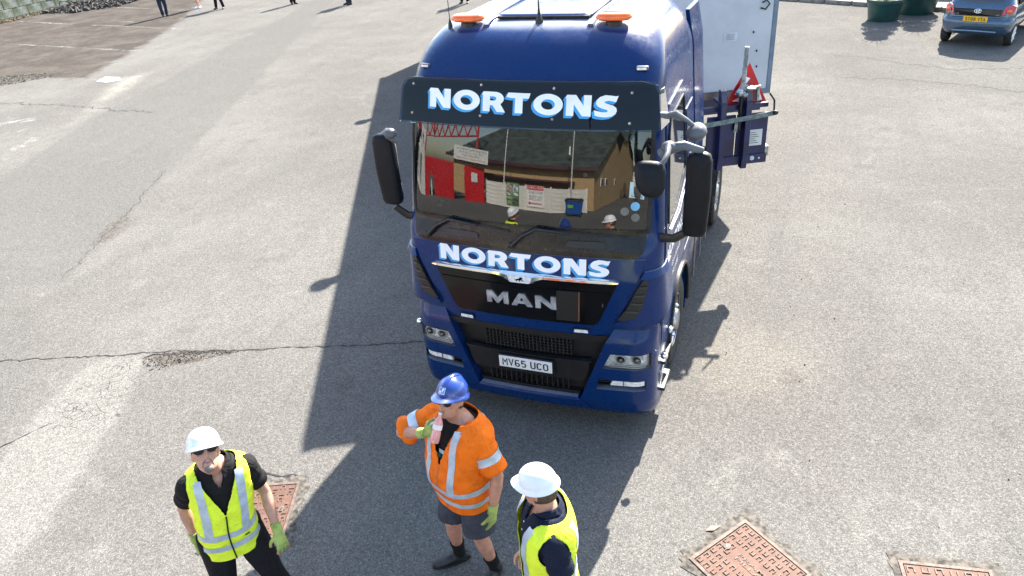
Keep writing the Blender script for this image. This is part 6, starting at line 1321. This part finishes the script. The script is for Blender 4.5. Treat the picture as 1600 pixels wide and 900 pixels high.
for g in (1, -1): m.braces(.125, .05, 1.08, vt, -1, g, 1.475, 0); m.braces(.125, .05, 1.08, vt, 1, g, 1.475)
mb = MB(); mb.add([m.trp(-pi/2+a, z, .0425, .010) for a, z in ((.95, 1.005), (1.2, 1.005), (1.2, 1.02), (.95, 1.02))], [(0, 1, 2, 3)]); m.put(mb, "vest_label", M_ORG, vt, smooth=0)
m.pants(M_TROUS, [l[:3] for l in legsC])
for l in legsC: m.boot(l[2], l[3], M_BOOT, .13)
# ---------- the onlookers at the top of the view: only shoes and trouser legs show
def onlooker(x, y, face, label, top, low, shoe, bare=False, hgt=1.72, stance=.10):
    m = Man((x, y, 0), face, label, hgt, M_SKINP, 1.0, .016); m.seed = x
    L = [((.10, 0, .88), (.12, -.02, .48), (stance+.03, .03, .10), (stance+.05, -.12, .03)), ((-.10, 0, .88), (-.12, -.02, .48), (-stance-.03, .03, .10), (-stance-.07, -.11, .03))]
    eL, wL, eR, wR = J(.27, .04, 1.13), J(.25, -.08, .90), J(-.27, .04, 1.13), J(-.25, -.08, .90)
    m.body([(-1, eR, wR), (1, eL, wL)], L, [m.hand_mb(wL, J(0, -.1, -1), J(-1, 0, 0), 1, .5), m.hand_mb(wR, J(0, -.1, -1), J(1, 0, 0), -1, .5)])
    mb = MB(); H = m.H; mb.ell(H(0, .012, .035), (.083, .104, .10), 20, 12); m.put(mb, "hair", M_HAIRD)
    mb = MB(); mb.loft(m.sec(.014, .86, 1.49, 22, 32, .004)); s_ = m.put(mb, "top", top, smooth=180)
    for g, e_ in ((1, eL), (-1, eR)): m.sleeve(g, J(g*.165, .005, 1.43), e_, .7, top, .08, .07, .004, False, "sleeve", s_)
    m.pants(low, [l[:3] for l in L], .8 if bare else None, "shorts" if bare else "trousers")
    for l in L: m.boot(l[2], l[3], shoe, .09 if bare else .12, "shoe")
    return m
onlooker(-25.25, 22.35, radians(60), "onlooker in dark jeans and black boots, nearest the bay markings at the top left", M_NAVYC, M_JEAN, M_BOOT, stance=.06)
onlooker(-25.0, 24.3, radians(-60), "bare-legged onlooker in white trainers between the two in dark trousers", M_BLACKC, M_BLACKC, M_SHOEW, True)
onlooker(-23.5, 24.0, radians(20), "onlooker in black trousers with feet set apart, beside the one in white trainers", M_BLACKC, M_TROUS, M_BOOT, stance=.15)
onlooker(-20.1, 25.0, radians(70), "lone onlooker in black shoes standing between the left group and the lorry", M_NAVYC, M_TROUS, M_BOOT, stance=.05)
onlooker(-16.9, 24.6, radians(-30), "onlooker in black shoes standing nearest the left of the lorry at the top", M_BLACKC, M_JEAN, M_BOOT)
onlooker(-11.2, 24.4, radians(10), "dark-clad onlooker just showing over the lorry's roof beside the aerial", M_BLACKC, M_TROUS, M_BOOT)
# ------------------------------------------------------------------ the place behind the viewpoint, which the windscreen mirrors
def brick_mat():
    N = NT("ochre_brickwork"); b_ = N.n("ShaderNodeTexBrick"); mp = N.n("ShaderNodeMapping"); g_ = N.n("ShaderNodeNewGeometry")
    sx = N.xyz(); cb = N.n("ShaderNodeCombineXYZ"); N.put(cb.inputs[0], N.math('ADD', sx[0], sx[1])); N.put(cb.inputs[1], sx[2]); N.put(b_.inputs[0], cb.outputs[0])
    b_.inputs["Color1"].default_value = (.42, .27, .10, 1); b_.inputs["Color2"].default_value = (.34, .21, .075, 1); b_.inputs["Mortar"].default_value = (.40, .34, .25, 1)
    b_.inputs["Scale"].default_value = 1; b_.inputs["Brick Width"].default_value = .225; b_.inputs["Row Height"].default_value = .075; b_.inputs["Mortar Size"].default_value = .008
    N.put(N.b.inputs["Base Color"], b_.outputs[0]); N.b.inputs["Roughness"].default_value = .85; return N.m
M_BRK = brick_mat(); M_ROOF = mat("dark_green_felt_roof", (.045, .060, .050), .8, var=.35, vscale=1.2, bump=.3); M_FENCE = mat("white_painted_concrete", (.66, .65, .60), .7, var=.15, vscale=1.5); M_FASC = mat("dark_maroon_fascia", (.05, .012, .015), .5); M_WALLW = mat("white_render_wall", (.66, .66, .62), .7, var=.1)
BG_ = empty("clubhouse", (-6.7, -22, 0), 0, "ochre brick clubhouse with dark green roof behind the viewpoint, mirrored in the windscreen", "building")
X0, X1, YF, YB, ZE, ZR = -15.0, .7, -17.6, -37.0, 3.5, 8.2
SK = .27
def skew(mb): mb.v = [(v[0]+(YF-v[1])*SK, v[1], v[2]) for v in mb.v]; return mb
mb = MB(); mb.box(((X0+X1)/2, (YF+YB)/2, ZE/2), (X1-X0, YF-YB, ZE)); skew(mb)
mb.build("wall", M_BRK, BG_); mb = MB()
YM = (YF+YB)/2
for x in (X1-.12, X0+.12): mb.prism([(YF, ZE), (YM, ZR-.1), (YB, ZE)], x-.12, x+.12, lambda u, v, q: (q, u, v))
skew(mb).build("gable", M_BRK, BG_, smooth=0)
for s_, y0_ in ((1, YF+.7), (-1, YB-.7)):
    mb = MB(); mb.add([(X0-.5, y0_, ZE-.15), (X1+.5, y0_, ZE-.15), (X1+.5, YM, ZR), (X0-.5, YM, ZR), (X0-.5, y0_, ZE), (X1+.5, y0_, ZE), (X1+.5, YM, ZR+.15), (X0-.5, YM, ZR+.15)], [(0, 1, 2, 3), (4, 5, 6, 7), (0, 1, 5, 4), (1, 2, 6, 5), (3, 0, 4, 7)]); rf = skew(mb).build("roof", M_ROOF, BG_, smooth=0)
    mb = MB(); mb.bar((X0-.5, y0_+.03*s_, ZE-.05), (X1+.5, y0_+.03*s_, ZE-.05), .06, .28); skew(mb).build("fascia", M_FASC, rf)
for y in (-20.5, -22.5, -28): mb = MB(); mb.box((X1+.02, y, 2.4), (.06, 1.1, .8)); w_ = skew(mb).build("window", M_WHITE, BG_, bevel=.01); mb = MB(); mb.box((X1+.06, y, 2.4), (.02, .95, .65)); skew(mb).build("pane", M_DG, w_)
mb = MB(); mb.box((-.1, YF+.04, 3.0), (.35, .10, .35)); mb.build("alarm_box", M_WHITE, BG_, bevel=.05)
mb = MB(); mb.box((-6.5, -16.6, 2.35), (11.0, 1.8, .14)); mb.build("lean_to_roof", M_FASC, BG_)
# fence of concrete planks between white posts
FN = empty("panel_fence", (-5, -15, 0), 0, "white concrete panel fence with red-capped posts in front of the clubhouse, mirrored in the windscreen", "fence")
pts = [(-8.9, -15.1), (-6.9, -15.1), (-4.9, -15.05), (-2.7, -15.0), (-1.3, -15.7), (.1, -16.4)]
pk = None
for i, (a, b) in enumerate(zip(pts, pts[1:])):
    a_, b_ = Vector((*a, 0)), Vector((*b, 0)); d = b_-a_
    for j in range(6):
        if pk is None: pk = MB().box((0, 0, 0), (1, .05, .295)).build("plank", M_FENCE, None, bevel=.01); o = pk
        else: o = pk.copy(); COL.objects.link(o)
        o.parent = FN; o.matrix_parent_inverse = FN.matrix_basis.inverted(); o.matrix_basis = Matrix.Translation((a_+b_)/2+Vector((0, 0, .17+.305*j))) @ Matrix.Rotation(atan2(d.y, d.x), 4, 'Z') @ Matrix.Diagonal((d.length-.1, 1, 1, 1))
for a in pts:
    mb = MB(); mb.box((*a, .98), (.13, .14, 1.96)); p_ = mb.build("post", M_FENCE, FN, bevel=.01); mb = MB(); mb.box((*a, 1.99), (.13, .14, .06)); mb.build("post_cap", M_RED, p_)
def board(nm, c, wd, ht, yaw, m, label, cat, lines, parent=None, thick=.03):
    mb = MB(); R_ = Matrix.Rotation(yaw, 3, 'Z'); mb.box(c, (wd, thick, ht), R_); o = mb.build(nm, m, parent, bevel=.004)
    if cat: tag(o, label, cat)
    X = R_ @ Vector((-1, 0, 0)); n_ = R_ @ Vector((0, 1, 0))
    for (t, mm, u, v, w_, h_) in lines: text_on("sign_lettering", t, mm, o, Vector(c)+X*u*wd+Vector((0, 0, v*ht))+n_*(thick/2), X, (0, 0, 1), width=w_*wd, height=h_*ht, lift=.004)
    return o
board("notice_board", (-9.6, -13.4, 3.5), 3.2, 1.0, radians(-28), M_PAPER, "white board with black lettering over the red gates, mirrored in the windscreen", "sign", [("ACCRINGTON STANLEY F.C.", M_INK, 0, .33, .9, .13), ("THE CROWN GROUND", M_INK, 0, .10, .7, .08), ("THE LONG BAR", M_INK, 0, -.10, .5, .10), ("HOME OF ACCRINGTON STANLEY", M_RED, 0, -.33, .85, .09)])
o = board("bar_sign", (-4.0, -14.93, 1.15), 1.5, 1.6, 0, M_WHP, "white sign reading bar open with black and red lettering on the panel fence", "sign", [("REDZ BAR", M_INK, 0, .18, .8, .10), ("ALL FANS", M_INK, 0, 0, .75, .10), ("WELCOME", M_INK, 0, -.14, .75, .10)])
mb = MB(); mb.box((-4.0, -14.905, 1.78), (1.4, .02, .30)); h_ = mb.build("header", M_RED, o); text_on("sign_lettering", "BAR OPEN", M_WHITE, h_, (-4.0, -14.89, 1.78), (-1, 0, 0), (0, 0, 1), width=1.2, height=.18)
mb = MB(); mb.box((-4.0, -14.905, .62), (1.1, .02, .07)); mb.prism([(-4.65, .62), (-4.45, .74), (-4.45, .5)], -14.915, -14.895, lambda u, v, q: (u, q, v)); mb.build("arrow", M_RED, o)
o = board("picture_poster", (-6.1, -15.0, 1.1), 1.2, 1.75, 0, mat("poster_green", (.08, .22, .05), .4), "green and white picture poster on the panel fence left of the bar sign", "poster", [])
for x, z, c in ((-.28, .5, (.4, .3, .28)), (.28, .5, (.45, .5, .55)), (-.28, -.5, (.2, .3, .15)), (.28, -.5, (.1, .1, .1)), (0, .02, (.6, .62, .6))):
    mb = MB(); mb.box((-6.1+x, -14.98, 1.1+z), (.5 if x else 1.0, .02, .6 if x else .22)); mb.build("picture", mat("pic%d" % int(z*10+x*100), c, .4, var=.6, vscale=4), o)
for x, y, ya, lb in ((-9.55, -14.0, -38, "tall red gate leaf standing open next to the white panel fence"), (-11.6, -11.9, -46, "tall red gate leaf standing open against the white stand wall")):
    g_ = empty("gate_leaf", (x, y, 0), 0, lb, "gate"); mb = MB(); mb.box((x, y, 1.35), (1.9, .06, 2.7), Matrix.Rotation(radians(ya), 3, 'Z')); mb.build("leaf", M_RED, g_, bevel=.01)
    if x > -10: mb = MB(); mb.box((x+.05, y+.07, 1.9), (.6, .02, .7), Matrix.Rotation(radians(ya), 3, 'Z')); mb.build("notice", M_PAPER, g_)
ST = empty("stand_wall", (-15, -7, 0), 0, "white rendered stand wall with red band and sponsor board left of the gates, mirrored in the windscreen", "wall")
mb = MB(); mb.bar((-12.4, -11.0, 1.6), (-17.5, -3.5, 1.6), .3, 3.2); mb.build("render", M_WALLW, ST); mb = MB(); mb.bar((-12.4, -11.0, 3.85), (-17.5, -3.5, 3.85), .35, 1.3); sb_ = mb.build("sponsor_board", M_WHP, ST)
mb = MB(); mb.bar((-14.0, -8.4, 4.0), (-17.4, -3.4, 4.0), .42, .9); mb.build("red_band", M_RED, sb_)
dX = Vector((-(-5.1), -7.5, 0)).normalized()*-1; dX = Vector((5.1, -7.5, 0)).normalized()*-1
text_on("sign_lettering", "wham", M_INK, sb_, Vector((-12.95, -9.75, 3.95))+Vector((.18, .12, 0)), (-.5623, .827, 0), (0, 0, 1), width=1.5, height=.5, offset=.03)
for k in range(2): c_ = Vector((-14.0-1.6*k, -8.65+2.35*k, 1.6))+Vector((.14, .10, 0)); mb = MB(); mb.bar(c_-Vector((-.34, .5, 0)), c_+Vector((-.34, .5, 0)), .06, 1.9); mb.build("doorway", mat("grey_shutter", (.12, .12, .13), .6), ST)
# red lattice mast beyond
MS = empty("lattice_mast", (-19, -20, 0), 0, "red lattice roof truss of the stand, mirrored at the windscreen's top left", "truss")
for i in range(6):
    a, b = Vector((-25+2.2*i, -24+1.*i, 5.6)), Vector((-22.8+2.2*i, -23+1.*i, 5.6)); u = Vector((0, 0, 2.6))
    for p, q in ((a, b), (a+u, b+u), (a, b+u), (b, a+u)): mb = MB(); mb.tube([p, q], .09, 6); mb.build("truss_bar", M_RED, MS)
for x, y in ((-25, -24), (-11.8, -18)): mb = MB(); mb.tube([(x, y, 0), (x, y, 8.2)], .12, 8); mb.build("truss_leg", M_RED, MS)
# wheeled bin, poles
BN = empty("wheeled_bin", (-.75, -14.3, 0), 0, "large blue wheeled bin with black lid by the lamp post, mirrored in the windscreen", "bin")
mb = MB(); mb.loft([[Vector((-.75+sx*a, -14.3+sy*b, z)) for sx, sy in ((-1, -1), (1, -1), (1, 1), (-1, 1))] for a, b, z in ((.52, .36, .2), (.66, .48, 1.12))]); bd = mb.build("tub", mat("blue_bin_plastic", (.008, .07, .30), .4), BN, smooth=0, bevel=.02)
mb = MB(); mb.loft([[Vector((-.75+sx*a, -14.3+sy*b, z)) for sx, sy in ((-1, -1), (1, -1), (1, 1), (-1, 1))] for a, b, z in ((.70, .52, 1.12), (.70, .52, 1.18), (.6, .4, 1.27))]); mb.build("lid", M_BLK, BN, bevel=.02)
for x in (-.5, .5):
    for y in (-.33, .33): mb = MB(); mb.lathe([(.09, -.03), (.09, .03)], (-.75+x, -14.3+y, .1), 12, 'x', cap=True); mb.build("wheel", M_RUB, BN)
mb = MB(); mb.box((-1.0, -13.83, .75), (.4, .02, .22)); mb.build("sticker", mat("green_sticker", (.15, .4, .04), .5), bd)
LP = empty("lamp_post", (-1.1, -15.2, 0), 0, "grey steel lamp post behind the blue bin, mirrored in the windscreen", "lamp post")
mb = MB(); mb.tube([(-1.1, -15.2, 0), (-1.1, -15.2, 1.2), (-1.1, -15.2, 1.25), (-1.0, -15.2, 8.0)], [.11, .11, .08, .06], 12); mb.build("column", M_GALV, LP)
mb = MB(); mb.tube([(-1.0, -15.2, 8.0), (-1.0, -14.6, 8.3), (-1.0, -13.6, 8.4)], .04, 8); mb.build("arm", M_GALV, LP); mb = MB(); mb.box((-1.0, -13.3, 8.38), (.25, .7, .12)); mb.build("lantern", M_GREYPL, LP, bevel=.03); mb = MB(); mb.box((-1.3, -15.15, 4.6), (.12, .12, .6)); mb.build("junction_box", M_WHP, LP)
FP = MB().tube([(-7.3, -15.6, 0), (-7.0, -15.6, 7.0)], [.05, .035], 8).build("flag_pole", M_WHP); tag(FP, "thin white pole between the red gates and the panel fence, mirrored in the windscreen", "pole")
def tree(x, y, h, r, seed, label, n=2600):
    rnd = random.Random(seed); T = empty("tree", (x, y, 0), 0, label, "tree"); mb = MB(); mb.tube([(x, y, -.1), (x+.1, y, h*.4), (x, y+.1, h*.8)], [.28, .2, .07], 9)
    for k in range(8): a = k*2.4; z = h*(.35+.06*k); mb.tube([(x, y, z), (x+cos(a)*r*.4, y+sin(a)*r*.4, z+h*.1), (x+cos(a)*r*.75, y+sin(a)*r*.75, z+h*.18)], [.1, .06, .02], 6)
    mb.build("trunk", M_BARK, T); mb = MB(); cl = [(Vector((rnd.gauss(0, .42)*r, rnd.gauss(0, .42)*r, h*rnd.uniform(.38, .95))), r*rnd.uniform(.28, .5)) for _ in range(16)]
    for k in range(n):
        c, cr_ = rnd.choice(cl); d = Vector((rnd.gauss(0, 1), rnd.gauss(0, 1), rnd.gauss(0, .8))).normalized()*cr_*rnd.uniform(.4, 1.05); p = Vector((x, y, 0))+c+d; a = Vector((rnd.uniform(-1, 1), rnd.uniform(-1, 1), rnd.uniform(-1, 1))).normalized()*.22; b_ = a.orthogonal().normalized()*.13; mb.add([p-a, p+b_, p+a, p-b_], [(0, 1, 2, 3)])
    mb.build("crown", M_LEAF, T, smooth=0, norm=False)["kind"] = 'stuff'
tree(7.5, -27, 11, 2.8, 1, "tall dark tree beside the lane right of the clubhouse, mirrored in the windscreen"); tree(10.5, -36, 13, 3.5, 2, "broad tree further along the lane, mirrored in the windscreen's right edge"); tree(6.5, -62, 9, 3, 3, "distant tree at the end of the lane behind the clubhouse", 1500); tree(-3.5, -52, 12.5, 3.2, 4, "tree standing up behind the clubhouse roof ridge, mirrored in the windscreen", 1500)
def house(x, y, w_, d_, h_, label, m):
    Hs = empty("house", (x, y, 0), 0, label, "house"); mb = MB(); mb.box((x, y, h_/2), (w_, d_, h_)); mb.build("wall", m, Hs)
    mb = MB(); mb.prism([(y-d_/2-.3, h_), (y, h_+2.4), (y+d_/2+.3, h_)], x-w_/2-.2, x+w_/2+.2, lambda u, v, q: (q, u, v)); rf = mb.build("roof", mat("slate_roof", (.06, .06, .07), .7), Hs, smooth=0); mb = MB(); mb.box((x+w_*.3, y, h_+2.5), (.7, .7, 1.4)); mb.build("chimney", M_BRK, rf)
    for i in range(2):
        for z in (1.5, 4.2): mb = MB(); mb.box((x-w_*.22+w_*.44*i, y+d_/2+.02, z), (1.1, .08, 1.3)); f_ = mb.build("window", M_WHITE, Hs); mb = MB(); mb.box((x-w_*.22+w_*.44*i, y+d_/2+.07, z), (.95, .03, 1.1)); mb.build("pane", M_DG, f_)
house(15, -90, 7, 8, 5.6, "terraced house with pale front at the far end of the lane", M_WALLW); house(22.2, -90, 7, 8, 5.6, "brick terraced house joined to the pale-fronted one at the far end of the lane", M_BRK)
# ------------------------------------------------------------------ phrases shared by things of a kind
for o in COL.objects:
    if o.parent or 'category' not in o: continue
    c, l = o['category'], o['label']
    g = {'planter': "green tub planters along the far kerb", 'manhole cover': "rusty manhole covers in the asphalt", 'tree': "trees behind the viewpoint", 'house': "terraced houses at the end of the lane", 'gate': "red gate leaves"}.get(c)
    if c == 'person': g = "onlookers standing at the far end of the yard" if 'onlooker' in l else "workmen in hi-vis standing before the lorry"
    if g: o['group'] = g
